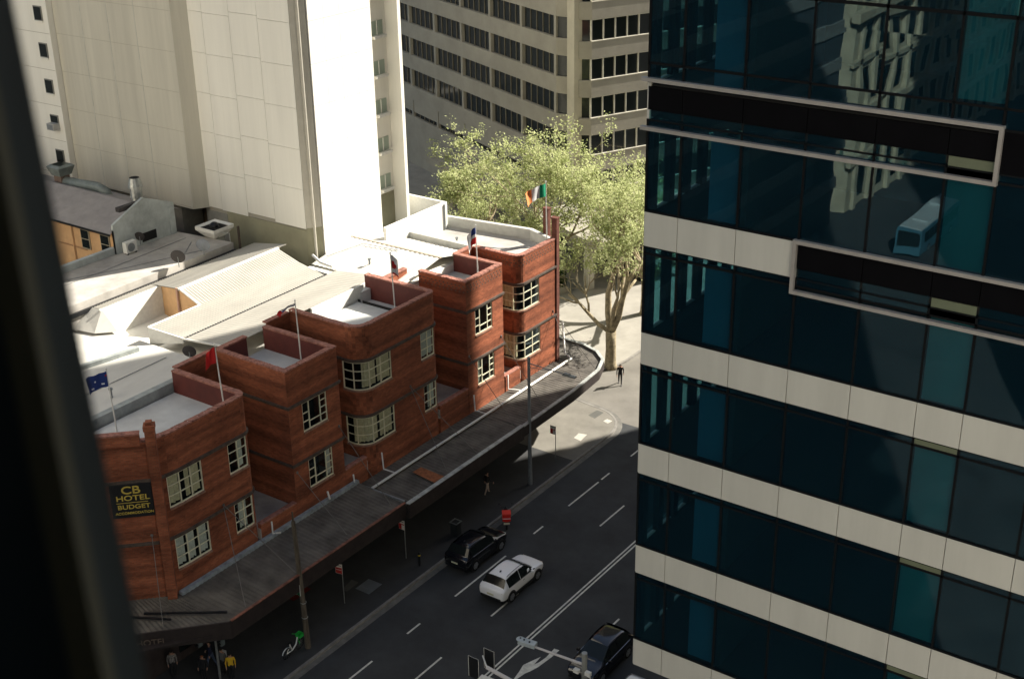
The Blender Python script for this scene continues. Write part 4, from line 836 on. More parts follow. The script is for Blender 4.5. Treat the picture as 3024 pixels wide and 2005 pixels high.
# framed louvre boxes
def frame_box(x0, x1, z0, z1, parent):
    m = MB(); w_ = .115; yd0, yd1 = YG-.16, YG-.0
    m.box(x0, x1, yd0, yd1, z1-w_, z1); m.box(x0, x1, yd0, yd1, z0, z0+w_); m.box(x1-w_, x1, yd0, yd1, z0+w_, z1-w_)
    if x0 > -19: m.box(x0, x0+w_, yd0, yd1, z0+w_, z1-w_)
    return m.build('projecting_frame', FRAMEP, parent)
frame_box(-20.6, -9.47, 35.8, 37.46, gb); frame_box(-15.2, -1.3, 31.42, 33.16, gb)
MB().box(XS, XE, YG+.1, YE, 15.05, 15.12).build('soffit', GREYM, gb)
MB().box(XS+.1, XE, YG+.05, YE, 41.5, GT).build('upper_storeys', M('upper_dark', (.03,.035,.04), .3, var=.1), gb)
MB().box(-16, XE, YG+40, YE-.05, 0, 41.4).build('core', DARK, gb); MB().box(-8, XE, YG+6, YG+40, 0, 15).build('lower_core', DARK, gb); MB().box(XS+.3, -16, YG+15, YE-.05, 15.2, 41.4).build('rear_floors', DARK, gb)

# ================================================================== buildings across and behind (mirrored in the glass; pale faces unseen, bounce sunlight)
hb = thing('old_corner_building', 'old sandstone building mirrored in the dark glass facade', 'building', (-58, -80, 0))
SAND = M('sandstone', (.42,.36,.26), .85, var=.18, scale=.6)
MB().box(-75,-51.0,-170,-62,0,30).build('body', SAND, hb)
for z0, z1, o in ((5.2,5.9,.5),(10.4,11.0,.6),(15.4,15.9,.4),(20.4,21.2,.9),(26,26.6,.6),(29.5,30.4,1.0)): MB().box(-51.02,-51+o,-170,-61.9+o,z0,z1).build('cornice', SAND, hb)
for k in range(22):
    y = -66-k*4.4
    for z0 in (1.0,6.4,11.5,16.4,21.8): MB().box(-51.0,-50.96,y-1.1,y+1.1,z0,z0+(3.2 if z0 > 1 else 3.8)).build('window', DGLASS, hb)
    MB().box(-51.02,-50.6,y+1.7,y+2.5,0,20.4).build('pilaster', SAND, hb); MB().box(-51.02,-50.7,y+1.8,y+2.4,21.2,29.5).build('pilaster', SAND, hb)
ob2 = thing('corner_office', 'dark office building across the side street, mirrored in the glass', 'building', (-62, -20, 0))
MB().box(-110,-50.9,9.6,10.0,0,70).build('bounce_face', M('bounce_pale', (.66,.62,.54), .8, var=.05), ob2); MB().box(-110,-50.8,-58,9.6,0,70).build('body', M('dark_office', (.06,.07,.08), .5, var=.1), ob2)  # pale north face is unseen, added to bounce sun onto shaded walls
for z0 in range(4, 68, 4): MB().box(-50.82,-50.6,-58,9.6,z0,z0+1.2).build('spandrel', M('office_band', (.2,.2,.19), .7), ob2)
cb = thing('camera_building', 'unseen high rise that the view is taken from, pale to bounce sunlight', 'building', (0, -20, 0))
m = MB(); m.box(-9,-.95,-60,-.12,0,85); m.box(1.3,60,-60,5.5,0,85); m.box(-.95,1.3,-60,-3,0,85); m.box(-.95,1.3,-3,-.2,0,45.6); m.box(-.95,1.3,-3,-.2,49,85); m.build('walls', M('bounce_tower', (.42,.4,.36), .8, var=.05), cb)  # pale colour chosen to bounce sun; right wing added to shade the jamb
# window jamb of the open sash beside the camera
jb = thing('window_jamb', 'dark out of focus window jamb at the left edge', 'window frame', (-.55, .1, 46.2))
JM = M('jamb_paint', (.006, .02, .028), .6, var=.1, scale=9)
e0, e1 = Vector((-.495,.335,46.907)), Vector((-.387,.272,46.65)); ed = (e1-e0).normalized(); mid = (e0+e1)/2
fw = Vector((-.5319,.7421,-.4078)); wd = ed.cross(fw).normalized(); wd = wd if wd.x < 0 else -wd; fw2 = ed.cross(wd).normalized(); fw2 = fw2 if fw2.dot(fw) > 0 else -fw2
mid = mid+wd*.009
MB().obox(mid+wd*.06+fw2*.02, ed*.6, wd*.06, fw2*.02).build('sash_stile', JM, jb)
MB().obox(mid+wd*.006+fw2*.012, ed*.6, wd*.006, fw2*.028).build('stile_bead', M('jamb_bead', (.05,.05,.03), .6, var=0), jb)
MB().obox(mid+wd*.20+fw2*.04, ed*.6, wd*.08, fw2*.02).build('outer_jamb', M('jamb_light', (.06,.07,.065), .6, var=0), jb)
MB().obox(mid+wd*.122+fw2*.075, ed*.6, wd*.02, fw2*.01).build('seal', BLACK, jb)

# ================================================================== vehicles (local axes: x forward, y left)
def wheel(parent, x, y, r, wdt, side):
    q = MB(); yo = y+side*wdt/2; yi = y-side*wdt/2; q.cyl((x,yi,r),(x,yo,r),r,r,20); ty = q.build('wheel', RUBBER, parent, local=True)
    q = MB(); q.cyl((x,yo,r),(x,yo+side*.012,r),r*.68,r*.6,18); rim = q.build('rim', M('alloy', (.35,.36,.37), .35, metal=.8, var=0), ty, local=True)
    q = MB()
    for k in range(5):
        a = 2*math.pi*k/5; q.obox((x+math.cos(a)*r*.38, yo+side*.016, r+math.sin(a)*r*.38), (math.cos(a)*r*.26,0,math.sin(a)*r*.26), (-math.sin(a)*r*.07,0,math.cos(a)*r*.07), (0,.006,0))
    q.build('spokes', M('alloy_bright', (.55,.56,.57), .3, metal=.8, var=0), ty, local=True)
SUV = [(-2.26,.48,.82,.72,.92,.62),(-2.2,.36,.98,.86,1.04,.76),(-2.05,.3,1.06,.92,1.12,.8),(-1.95,.28,1.07,.925,1.2,.76),(-1.62,.28,1.07,.93,1.6,.66),(-1.1,.28,1.05,.93,1.665,.665),(-.4,.28,1.03,.93,1.68,.67),(.25,.28,1.01,.93,1.62,.655),
       (.75,.28,1.0,.93,1.32,.71),(1.12,.28,.99,.925,1.06,.78),(1.55,.28,.96,.915,1.03,.74),(1.95,.3,.9,.89,.96,.7),(2.16,.36,.8,.82,.86,.62),(2.26,.46,.66,.7,.72,.5)]
HATCH = [(x*.93, a, b*.97, c*.95, d*(.93 if d > 1.2 else .98), e*.95) for x, a, b, c, d, e in SUV]
def car(name, label, loc, rz, paint, st=SUV, trim=GREYM, glassm=None, rails=True, cat='car'):
    o = thing(name, label, cat, loc, rz); G = glassm or DGLASS
    def sec(s):
        x, zb, zl, wb, zt, wt = s
        return [(x,0,zb),(x,wb*.86,zb),(x,wb*.985,zb+.14),(x,wb+.012,zb+(zl-zb)*.45),(x,wb+.004,zb+(zl-zb)*.8),(x,wb-.01,zl),(x,wt,zt-.035),(x,wt*.72,zt+.004),(x,0,zt+.02)]
    S = [sec(s) for s in st]; n = len(S[0])
    q = MB()
    for s in (1, -1):
        for a, b in zip(S, S[1:]):
            for k in range(n-1):
                f = [a[k], b[k], b[k+1], a[k+1]]; f = [(p[0], p[1]*s, p[2]) for p in f]; q.poly(f if s > 0 else f[::-1])
        for e in (S[0], S[-1]): q.poly([(p[0], p[1]*s, p[2]) for p in e])
    import bmesh
    b = q.build('body', paint, o, local=True, smooth=True); bm = bmesh.new(); bm.from_mesh(b.data); bmesh.ops.remove_doubles(bm, verts=bm.verts, dist=.0005); bmesh.ops.recalc_face_normals(bm, faces=bm.faces)
    for e in bm.edges:
        if len(e.link_faces) == 2 and e.calc_face_angle(0) > R(38): e.smooth = False
    for e in bm.edges: e.smooth = True
    bm.to_mesh(b.data); bm.free(); ss = b.modifiers.new('round', 'SUBSURF'); ss.levels = 2; ss.render_levels = 2
    def glass(nm, quads, out=.012, sh=.93):
        q = MB(); allp = [Vector(p) for f in quads for p in f]; c = sum(allp, Vector())/len(allp)
        nn = (Vector(quads[0][1])-Vector(quads[0][0])).cross(Vector(quads[0][2])-Vector(quads[0][0])).normalized()
        if nn.dot(c-Vector((0,0,.9))) < 0: nn = -nn
        for f in quads: q.poly([c+(Vector(p)-c)*sh+nn*out for p in f])
        return q.build(nm, G, o, local=True, smooth=True)
    mir = lambda f, s: [(p[0], p[1]*s, p[2]) for p in f]
    for s in (1, -1):
        glass('side_window', [mir([S[i][5],S[i+1][5],S[i+1][6],S[i][6]], s) for i in (4,5)], .008, .97)
        glass('side_window', [mir([S[i][5],S[i+1][5],S[i+1][6],S[i][6]], s) for i in (6,7)]+[mir([S[8][5],S[9][5],S[9][6],S[8][6]], s)], .008, .97)
        MB().obox((0,(st[6][3]-.0)*s,.33),(1.0,0,0),(0,.03,0),(0,0,.07)).build('sill_trim', BLACK, o, local=True); MB().obox((st[0][0]+.03,.35*s,.46),(.06,0,0),(0,.36,0),(0,0,.09)).build('bumper_trim', BLACK, o, local=True)
    glass('windscreen', [mir([S[i][6],S[i+1][6],S[i+1][7],S[i][7]], s) for i in (7,8) for s in (1,-1)]+[mir([S[i][7],S[i+1][7],S[i+1][8],S[i][8]], s) for i in (7,8) for s in (1,-1)], .012, .97)
    glass('rear_window', [mir([S[3][6],S[4][6],S[4][7],S[3][7]], s) for s in (1,-1)]+[mir([S[3][7],S[4][7],S[4][8],S[3][8]], s) for s in (1,-1)], .014, 1.04)
    wb = 1.36 if st is SUV else 1.27; r = .35 if st is SUV else .32; yw = st[6][3]-.1
    for x in (wb, -wb):
        for s in (1, -1):
            q = MB(); q.cyl((x,(yw+.02)*s,r+.02),(x,(st[6][3]+.018)*s,r+.02),r+.075,r+.075,22); q.build('wheel_arch', BLACK, o, local=True); wheel(o, x, (yw+.02)*s, r, .23, s)
    q = MB(); q.box(-2.1,2.1,-.8,.8,.2,.32); q.build('underbody', BLACK, o, local=True)
    xr = st[1][0]; xf = st[-2][0]
    for s in (1, -1):
        MB().obox((xr+.05,.6*s,.9),(.05,0,0),(0,.2,0),(0,0,.07)).build('tail_light', M('tail_red', (.25,.01,.008), .3, var=0), o, local=True)
        MB().obox((xf-.05,.56*s,.74),(.1,0,0),(0,.16,0),(0,0,.06)).build('headlight', M('lamp_glass', (.6,.58,.5), .1, spec=.8, var=0), o, local=True)
        MB().obox((.72,(st[8][3]+.1)*s,1.05),(.06,0,0),(0,.1,0),(0,0,.07)).build('mirror', paint, o, local=True)
        MB().obox((-.1,(st[6][3]+.006)*s,.88),(.09,0,0),(0,.012,0),(0,0,.015)).build('door_handle', trim, o, local=True)
        if rails: MB().tube([(-1.4,.6*s,1.66),(-1.1,.6*s,1.72),(-.2,.6*s,1.73),(.2,.59*s,1.68)], .018, 5).build('roof_rail', BLACK, o, local=True)
        MB().tube([(-1.6,(st[4][3]-.0)*s,1.09),(0,(st[6][3]+.0)*s,1.045),(1.0,(st[9][3]+.0)*s,1.0)], .012, 4).build('belt_trim', trim, o, local=True)
    MB().obox((st[0][0]-.02,0,.72),(.008,0,0),(0,.24,0),(0,0,.055)).build('number_plate', M('plate', (.6,.58,.42), .5, var=0), o, local=True)
    MB().obox((st[-1][0]+.0,0,.55),(.02,0,0),(0,.45,0),(0,0,.09)).build('grille', BLACK, o, local=True)
    if rails: MB().obox((-1.2,0,1.72),(.07,0,0),(0,.015,0),(0,0,.04)).build('aerial_fin', BLACK, o, local=True)
    return o
WPAINT = M('white_car_paint', (.9,.91,.92), .2, spec=.7, var=0); BPAINT = M('black_car_paint', (.008,.009,.012), .12, spec=.8, var=0); CHROME = M('chrome', (.6,.62,.65), .15, metal=1, var=0)
car('suv', 'white SUV driving away in the second lane', (-40.02,55.45,0), R(90), WPAINT)
car('suv', 'black SUV driving close to the kerb beside the white one', (-43.82,56.9,0), R(90), BPAINT, trim=CHROME)
car('suv', 'black car facing the camera by the overhead signal arm', (-31.55,52.0,0), R(-90), BPAINT, trim=CHROME, rails=False)
car('hatchback', 'white car partly hidden under the glass building at the lower edge', (-28.2,49.1,0), R(-90), WPAINT, st=HATCH, rails=False)
# bus mirrored in the glass
bus = thing('bus', 'pale blue and white bus mirrored in the dark glass', 'bus', (-40.6,-58,0), R(90))
q = MB(); q.box(-6.2,6.2,-1.25,1.25,.3,3.0); q.build('body', M('bus_blue', (.06,.15,.2), .35, var=.03), bus, local=True)
q = MB(); q.box(-6.1,6.1,-1.15,1.15,3.0,3.12); q.box(-3.5,-1.5,-.8,.8,3.12,3.35); q.box(2,3.5,-.8,.8,3.12,3.3); q.build('roof', M('bus_white', (.4,.43,.44), .4, var=.03), bus, local=True)
for s in (1,-1):
    for k in range(7): MB().box(-5.8+k*1.6,-4.35+k*1.6,1.25*s-.02,1.25*s+.02,1.5,2.6).build('side_window', DGLASS, bus, local=True)
    for x in (-3.6,3.7): wheel(bus, x, 1.12*s, .48, .28, s)
MB().box(6.19,6.23,-1.1,1.1,1.2,2.7).build('windscreen', DGLASS, bus, local=True); MB().box(-6.23,-6.19,-1,1,1.6,2.6).build('rear_window', DGLASS, bus, local=True)

# delivery scooter with red box
sc = thing('motor_scooter', 'delivery scooter with a bright red box parked at the kerb', 'scooter', (-44.4,60.95,0), R(128))
for x in (-.62,.66):
    q = MB(); q.torus((x,0,.27),(0,1,0),.21,.06,18,8); wq = q.build('wheel', RUBBER, sc, local=True, smooth=True); MB().cyl((x,-.05,.27),(x,.05,.27),.14,n=12).build('rim', STEEL, wq, local=True)
q = MB(); q.tube([(-.75,0,.5),(-.4,0,.62),(0,0,.6),(.2,0,.42),(.42,0,.45),(.55,0,.85),(.5,0,1.0)], [.12,.18,.17,.12,.12,.1,.06], 10); q.build('body', BPAINT, sc, local=True, smooth=True)
q = MB(); q.obox((-.1,0,.78),(.32,0,0),(0,.14,0),(0,0,.06)); q.build('seat', BLACK, sc, local=True)
q = MB(); q.tube([(.45,-.36,1.02),(.52,-.12,1.04),(.52,.12,1.04),(.45,.36,1.02)], .02); q.build('handlebar', BLACK, sc, local=True)
for s in (1,-1):
    q = MB(); q.tube([(.47,.3*s,1.03),(.5,.4*s,1.25)], .01,4); q.obox((.5,.42*s,1.28),(.01,0,0),(0,.07,0),(0,0,.045)); q.build('mirror', CHROME, sc, local=True)
q = MB(); q.cyl((.66,0,.3),(.5,0,.95),.04); q.build('fork', STEEL, sc, local=True)
q = MB(); q.obox((-.62,0,1.02),(.26,0,0),(0,.27,0),(0,0,.25)); bx = q.build('cargo_box', M('box_red', (.55,.02,.015), .4, var=.05), sc, local=True)
q = MB(); q.obox((-.62,0,1.29),(.275,0,0),(0,.285,0),(0,0,.03)); q.build('lid', M('lid_red', (.75,.06,.04), .35, var=.05), bx, local=True)
MB().obox((-.9,0,.98),(.012,0,0),(0,.26,0),(0,0,.02)).build('reflective_band', WHITEP, bx, local=True); MB().obox((-.92,0,.62),(.01,0,0),(0,.2,0),(0,0,.07)).build('number_plate', M('plate', (.6,.58,.42)), sc, local=True)
MB().obox((-.86,0,.74),(.03,0,0),(0,.12,0),(0,0,.03)).build('tail_light', M('tail_red', (.25,.01,.008)), sc, local=True)

# share bike
bk = thing('bicycle', 'green and white share bike parked at the kerb by the timber pole', 'bicycle', (-46.35,42.95,.13), R(93))
for x in (-.55,.55):
    q = MB(); q.torus((x,0,.33),(0,1,0),.31,.025,22,6); wq = q.build('wheel', RUBBER, bk, local=True, smooth=True)
    q = MB()
    for k in range(10): a = 2*math.pi*k/10; q.cyl((x,0,.33),(x+.3*math.cos(a),0,.33+.3*math.sin(a)),.004,n=3)
    q.build('spokes', STEEL, wq, local=True)
WB = M('bike_white', (.7,.72,.7), .4, var=0); GN = M('bike_green', (.03,.5,.08), .4, var=0)
q = MB(); q.tube([(-.55,0,.33),(-.1,0,.3),(.25,0,.5),(.4,0,.88)], [.03,.045,.045,.04]); q.tube([(-.1,0,.3),(-.28,0,.85)], .03); q.tube([(-.55,0,.33),(-.25,0,.7)], .02); q.build('frame', WB, bk, local=True, smooth=True)
q = MB(); q.obox((-.3,0,.9),(.13,0,0),(0,.07,0),(0,0,.03)); q.build('saddle', BLACK, bk, local=True)
q = MB(); q.tube([(.55,0,.33),(.4,0,.95)], .025); q.tube([(.3,-.3,1.05),(.42,-.1,1.03),(.42,.1,1.03),(.3,.3,1.05)], .02); q.build('handlebar', GN, bk, local=True)
q = MB()
for a, b in (((.45,-.17),(.75,-.17)),((.75,-.17),(.75,.17)),((.75,.17),(.45,.17)),((.45,.17),(.45,-.17))): q.obox(((a[0]+b[0])/2,(a[1]+b[1])/2,.92),((b[0]-a[0])/2 or .01,(0),0),(0,(b[1]-a[1])/2 or .01,0),(0,0,.11))
q.box(.45,.75,-.17,.17,.8,.82); q.build('basket', GN, bk, local=True)
q = MB()
for k in range(9): a0 = R(20+k*16); a1 = R(36+k*16); q.poly([(-.55+.37*math.cos(a0),-.04,.33+.37*math.sin(a0)),(-.55+.37*math.cos(a1),-.04,.33+.37*math.sin(a1)),(-.55+.37*math.cos(a1),.04,.33+.37*math.sin(a1)),(-.55+.37*math.cos(a0),.04,.33+.37*math.sin(a0))])
q.build('mudguard', WB, bk, local=True)

# ================================================================== street furniture
lp = thing('street_lamp', 'tall grey street lamp with a single long arm over the road', 'street lamp', (-45.92,65.98,.13))
MB().cyl((-45.92,65.98,.1),(-45.95,65.98,3.2),.15,.13,10).build('pole_base', GREYM, lp); MB().cyl((-45.95,65.98,3.2),(-45.95,65.98,9.75),.12,.1,10).build('pole', GREYM, lp)
MB().tube([(-45.95,65.98,9.35),(-44.5,66.0,9.28),(-43.2,66.0,9.28)], .035).tube([(-45.95,65.98,9.05),(-44.2,66.0,9.22)], .02).build('arm', GREYM, lp)
hd_ = MB(); hd_.obox((-42.75,66,9.25),(.48,0,0),(0,.15,0),(0,0,.05)); hd_.obox((-42.95,66,9.33),(.22,0,0),(0,.12,0),(0,0,.04)); hd_.build('lamp_head', STEEL, lp)
MB().sphere((-45.95,65.98,9.75),.12,8,(1,1,.5)).build('pole_cap', GREYM, lp)
pp = thing('timber_pole', 'old timber power pole leaning by the awning near the bike', 'pole', (-46.06,43.82,.13))
MB().cyl((-46.06,43.82,.1),(-46.3,43.82,8.4),.17,.12,10).cyl((-46.3,43.82,8.4),(-46.32,43.82,9.0),.06,.04,8).build('pole', M('weathered_timber', (.11,.09,.065), .9, var=.4, scale=6, stretch=(1,1,.15)), pp)
MB().torus((-46.1,43.82,2.2),(0,0,1),.17,.02,12,4).torus((-46.1,43.82,3.2),(0,0,1),.165,.02,12,4).build('band', STEEL, pp)
gs = thing('direction_sign', 'small green direction sign reading Anzac Bridge on the timber pole', 'sign', (-46.55,43.72,3.6))
MB().obox((-46.56,43.66,4.06),(.45,0,0),(0,.012,0),(0,0,.36)).build('border', WHITEP, gs); MB().obox((-46.56,43.642,4.06),(.43,0,0),(0,.012,0),(0,0,.34)).build('board', M('sign_green', (.004,.09,.035), .5, var=0), gs)
SW = M('sign_white', (.75,.75,.72), .5, var=0)
text_mesh('Anzac', .19, SW, gs, (-46.56,43.624,3.99), (1,0,0), (0,0,1), extr=.002); text_mesh('Bridge', .19, SW, gs, (-46.56,43.624,3.81), (1,0,0), (0,0,1), extr=.002)
q = MB(); q.poly([(-46.59,43.626,4.1),(-46.53,43.626,4.1),(-46.53,43.626,4.22),(-46.48,43.626,4.22),(-46.56,43.626,4.34),(-46.64,43.626,4.22),(-46.59,43.626,4.22)]); q.build('arrow', SW, gs)
def park_sign(label, base, yb, red_full, rz=0):
    t = thing('parking_sign', label, 'sign', base, rz, group='red and white parking signs along the kerb')
    MB().cyl((0,0,0),(0,0,2.75),.028,n=8).build('post', STEEL, t, local=True)
    MB().obox((-.2,-.03,2.42),(.23,0,0),(0,.008,0),(0,0,.33)).build('plate', SW, t, local=True)
    RD = M('sign_red', (.42,.015,.012), .5, var=0)
    if red_full: MB().obox((-.2,-.042,2.31),(.215,0,0),(0,.004,0),(0,0,.2)).build('red_panel', RD, t, local=True); MB().obox((-.2,-.048,2.36),(.19,0,0),(0,.003,0),(0,0,.012)).build('white_line', SW, t, local=True)
    else: MB().obox((-.31,-.042,2.31),(.105,0,0),(0,.004,0),(0,0,.2)).build('red_panel', RD, t, local=True); MB().obox((-.09,-.042,2.47),(.1,0,0),(0,.004,0),(0,0,.03)).build('red_bar', RD, t, local=True)
    for k, (tx, z) in enumerate((('BUS', 2.65), )): MB().obox((-.2,-.042,z),(.17,0,0),(0,.004,0),(0,0,.018)).build('dark_line', M('sign_green', (.004,.09,.035)), t, local=True)
park_sign('red and white parking sign on a post beside the pavement bin', (-47.2,54.0,.13), 0, False)
park_sign('mostly red parking sign near the grey pit cover', (-47.2,48.2,.13), 0, True, R(12))
park_sign('half red parking sign on a post at the sunlit corner', (-46.3,69.7,.13), 0, False)
bn = thing('litter_bin', 'dark square litter bin with an open steel rim at the kerb', 'bin', (-46.3,58.0,.13))
q = MB(); q.box(-46.55,-46.05,57.75,58.25,.13,1.05); q.build('body', M('bin_dark', (.03,.035,.035), .6, var=.1), bn)
q = MB(); 
for a in ((-46.6,-46.54,57.7,58.3),(-46.06,-46.0,57.7,58.3),(-46.54,-46.06,57.7,57.76),(-46.54,-46.06,58.24,58.3)): q.box(*a,1.05,1.1)
q.build('rim', STEEL, bn)
bo = thing('bollard', 'black bollard with a yellow band near the kerb', 'bollard', (-46.0,53.85,.13))
MB().cyl((-46,53.85,.13),(-46,53.85,1.05),.08,n=12).sphere((-46,53.85,1.05),.08,10).build('post', BLACK, bo); MB().cyl((-46,53.85,.85),(-46,53.85,.93),.084,n=12).build('band', M('yellow_band', (.6,.45,.03), .5, var=0), bo)
mt = thing('doormat', 'dull red entrance mat on the footpath under the awning', 'mat', (-50.3,47.4,.13))
MB().box(-50.75,-49.9,46.65,48.15,.131,.15).build('pile', M('mat_red', (.16,.02,.014), .95, var=.2, scale=8), mt); MB().box(-50.8,-49.85,46.6,48.2,.131,.139).build('edging', BLACK, mt)
# corner pedestrian signal
ps = thing('traffic_signal', 'grey signal post with lanterns at the hotel corner', 'traffic light', (-48.0,38.9,.13))
MB().cyl((-48.0,38.9,.1),(-48.0,38.9,3.7),.07,n=10).build('post', STEEL, ps); MB().cyl((-48,38.9,3.7),(-48,38.9,4.1),.11,.11,10).build('post_cap', M('cap_pale', (.5,.56,.52), .5), ps)
MB().tube([(-48,38.9,3.5),(-48.5,38.5,3.55),(-48.7,38.35,3.2)], .025).build('bracket', STEEL, ps)
for (x, y, z) in ((-47.75,39.1,2.9),(-48.7,38.35,2.9)):
    h = MB().obox((x,y,z),(.13,0,0),(0,.13,0),(0,0,.36)).build('lantern', M('lantern_grey', (.12,.15,.15), .5), ps)
    for k in range(3): MB().cyl((x,y-.13,z+.22-.22*k),(x,y-.26,z+.2-.22*k),.09,n=10,cap=False).build('visor', BLACK, h)
# overhead signal mast with camera
ms = thing('overhead_camera_mast', 'pale steel mast arm with a traffic camera head over the double line', 'mast', (-28.0,44.6,0))
MB().cyl((-27.95,44.55,0),(-27.95,44.55,7.0),.16,.14,12).build('post', M('mast_grey', (.3,.31,.29), .5, metal=.3, var=.2), ms)
MB().cyl((-27.95,44.55,6.3),(-30.6,44.2,6.45),.07,.055,10).build('arm', M('mast_pale', (.55,.53,.52), .5, var=.1), ms)
q = MB(); q.obox((-31.05,44.2,6.5),(.45,.06,0),(-.03,.19,0),(0,0,.1)); q.cyl((-31.45,44.15,6.6),(-31.45,44.15,6.62),.2,n=14); q.build('camera_head', M('head_grey', (.42,.48,.5), .4, var=.1), ms)
for dx in (-.42,-.2,.12): MB().cyl((-31.05+dx,44.2,6.6),(-31.05+dx,44.2,6.64),.05,n=8).build('lens', BLACK, ms)
for (dx, dz) in ((-.35,5.9),(.3,6.0),(.35,5.5)): MB().obox((-27.95+dx,44.4,dz),(.14,0,0),(0,.1,0),(0,0,.1)).build('sensor', WHITEP, ms)
sg2 = thing('overhead_traffic_signal', 'mast arm with two black backed signal heads at the lower edge', 'traffic light', (-28.4,41.2,0))
MB().cyl((-28.2,41.3,0),(-28.2,41.3,6.8),.16,.14,12).build('post', M('mast_grey', (.3,.31,.29)), sg2)
MB().cyl((-28.2,41.3,6.35),(-31.6,41.55,6.5),.13,.09,10).build('arm', M('mast_pale', (.55,.53,.52)), sg2)
MB().cyl((-31.6,41.55,6.5),(-32.2,42.05,6.6),.04,n=8).build('link', WHITEP, sg2)
for (x, y, z, a) in ((-32.3,41.45,6.25,0),(-31.95,42.25,6.35,0)):
    h = MB().obox((x,y,z),(.3,0,0),(0,.025,0),(0,0,.62)).build('backboard', BLACK, sg2)
    MB().tube([(x-.3,y-.03,z-.6),(x-.3,y-.03,z+.6),(x+.3,y-.03,z+.6),(x+.3,y-.03,z-.6)], .012, 4).build('white_border', WHITEP, h)
    for k in range(3): MB().cyl((x,y+.02,z+.38-.36*k),(x,y+.2,z+.36-.36*k),.13,n=12,cap=False).build('visor', BLACK, h)
MB().obox((-31.4,41.2,6.0),(.42,.03,0),(-.02,.3,0),(0,0,.03)).build('sign_panel', WHITEP, sg2)

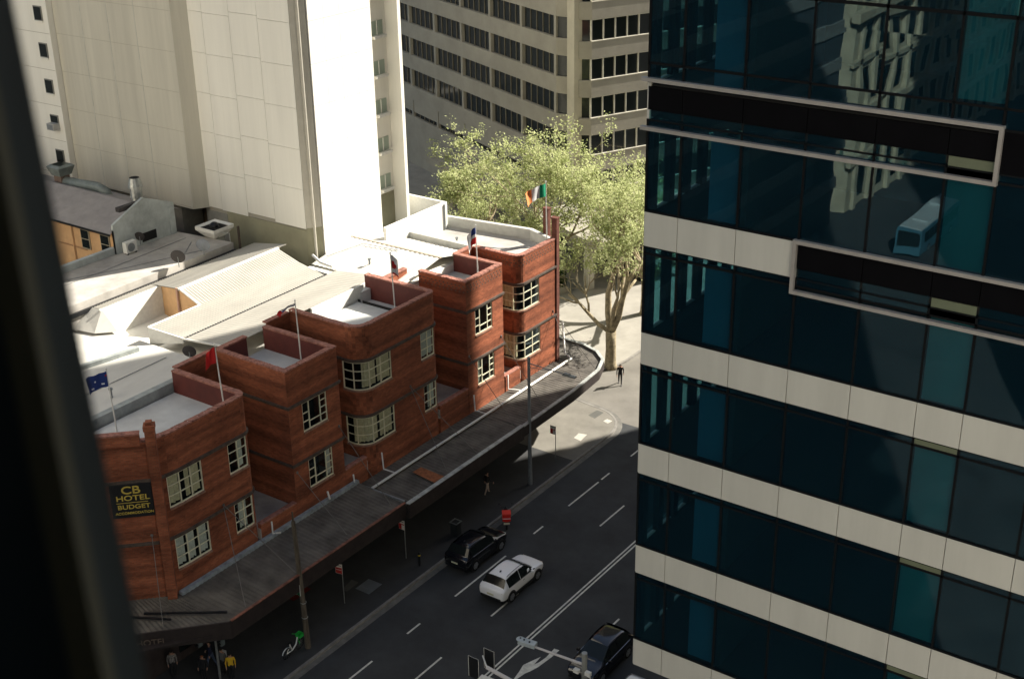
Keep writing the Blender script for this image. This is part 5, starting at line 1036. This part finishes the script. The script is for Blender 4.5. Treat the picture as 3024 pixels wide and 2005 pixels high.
# ================================================================== people
def person(label, loc, rz, shirt, trousers, skin=SKIN, hair=HAIR, pose='stand', h=1.75, bag=None):
    o = thing('person', label, 'person', loc, rz); k = h/1.75
    V = []; E_ = []; RD = []
    def nd(p, r, par=None):
        V.append(Vector(p)*k); RD.append(r*k)
        if par is not None: E_.append((par, len(V)-1))
        return len(V)-1
    st_ = .26 if pose == 'walk' else .04
    pel = nd((0,0,.98),.15); wa = nd((0,0,1.12),.135,pel); ch = nd((.02,0,1.32),.155,wa); nk = nd((.03,0,1.48),.062,ch); hd0 = nd((.04,0,1.56),.075,nk); hd1 = nd((.045,0,1.65),.093,hd0); hd2 = nd((.035,0,1.71),.075,hd1)
    for s in (1,-1):
        f = st_*s; hp = nd((0,.09*s,.93),.105,pel); kn = nd((f*.55+.03,.1*s,.5),.068,hp); an_ = nd((f-.03,.1*s,.1),.045,kn); ft = nd((f+.07,.1*s,.04),.042,an_); nd((f+.17,.105*s,.035),.035,ft)
        sh = nd((.0,.19*s,1.42),.07,ch); bend = .12 if pose == 'walk' else .04
        el = nd((-.02-f*.4,.25*s,1.15),.047,sh); wr = nd((.06-f*.7+bend,.25*s,.92),.032,el); pm = nd((.07-f*.75+bend,.25*s,.86),.036,wr)
        for j in range(4): a1 = nd((.045+.018*j-f*.75+bend,.245*s,.81),.0105,pm); nd((.05+.018*j-f*.76+bend,.235*s,.77-.006*abs(j-1.5)),.009,a1)
        t1 = nd((.105-f*.75+bend,.235*s,.85),.0115,pm); nd((.12-f*.75+bend,.225*s,.815),.0095,t1)
    me = bpy.data.meshes.new('body'); me.from_pydata([tuple(v) for v in V], E_, []); b0 = bpy.data.objects.new('tmp', me); COL.objects.link(b0)
    sk = b0.modifiers.new('s', 'SKIN'); b0.modifiers.new('d', 'SUBSURF').levels = 1
    for i, sv in enumerate(me.skin_vertices[0].data): sv.radius = (RD[i], RD[i]); sv.use_root = (i == 0)
    bpy.context.view_layer.update(); m2 = bpy.data.meshes.new_from_object(b0.evaluated_get(bpy.context.evaluated_depsgraph_get())); bpy.data.objects.remove(b0)
    for m in (skin, shirt, trousers, BLACK, hair): m2.materials.append(m)
    for p in m2.polygons:
        c = p.center/k; p.use_smooth = True
        p.material_index = 4 if (c.z > 1.66 or (c.z > 1.55 and c.x < .0)) else (0 if c.z > 1.47 else (0 if (abs(c.y) > .2 and c.z < .95 and c.z > .7) else (1 if c.z > .97 or (abs(c.y) > .19 and c.z > .95) else (2 if c.z > .1 else 3))))
    ob_ = bpy.data.objects.new('body', m2); COL.objects.link(ob_); ob_.parent = o
    f = MB(); 
    for s in (1,-1): f.sphere(((.133)*k,.034*s*k,1.645*k),.012*k,6); 
    f.build('eyes', BLACK, o, local=True); f = MB(); f.sphere((.145*k,0,1.615*k),.018*k,6); 
    for s in (1,-1): f.sphere((.04*k,.095*s*k,1.63*k),.022*k,6,(.6,.5,1.2))
    f.build('ears_and_nose', skin, o, local=True, kind='stuff'); MB().obox((.13*k,0,1.575*k),(.008,0,0),(0,.025,0),(0,0,.005)).build('mouth', M('lips', (.3,.1,.08), .6, var=0), o, local=True)
    if bag: MB().obox((-.17*k,0,1.25*k),(.08*k,0,0),(0,.14*k,0),(0,0,.2*k)).build('backpack', bag, o, local=True)
    return o
CB_ = M('cloth_black', (.012,.012,.014), .9, var=0); CN = M('cloth_navy', (.015,.02,.05), .9, var=0); CW_ = M('cloth_white', (.55,.56,.55), .9, var=0); CG = M('cloth_grey', (.12,.12,.12), .9, var=0); CJ = M('cloth_denim', (.06,.09,.16), .9, var=0); CY = M('cloth_yellow', (.6,.38,.02), .9, var=0); CP = M('cloth_patterned', (.2,.19,.18), .9, var=.7, scale=14); CL = M('pale_legs', (.45,.36,.3), .8, var=0)
HO = M('hair_auburn', (.28,.08,.02), .7, var=0)
person('person in black walking across the sunlit side street', (-49.0,83.1,0), R(-60), CB_, CB_, pose='walk', h=1.82, bag=CB_)
person('person in shadow striding under the awning near the lamp post', (-47.6,63.2,.13), R(75), CB_, CL, pose='walk')
person('person in a pale shirt at the left edge beside the window jamb', (-51.4,36.45,.13), R(200), CW_, CN)
person('person in a speckled top under the corner awning', (-50.45,37.75,.13), R(-30), CP, CB_)
person('auburn haired person in black at the hotel corner', (-48.75,38.45,.13), R(-60), CB_, CB_, hair=HO)
person('person in navy bending past the signal post', (-49.3,39.5,.13), R(-150), CN, CJ, pose='walk')
person('person with a pale bag standing by the signal post', (-48.3,39.45,.13), R(-80), CG, CB_, bag=CW_)
person('person in bright yellow at the kerb by the signal post', (-47.6,39.4,.13), R(-40), CY, CB_)
scene.render.resolution_x = 1024; scene.render.resolution_y = 678
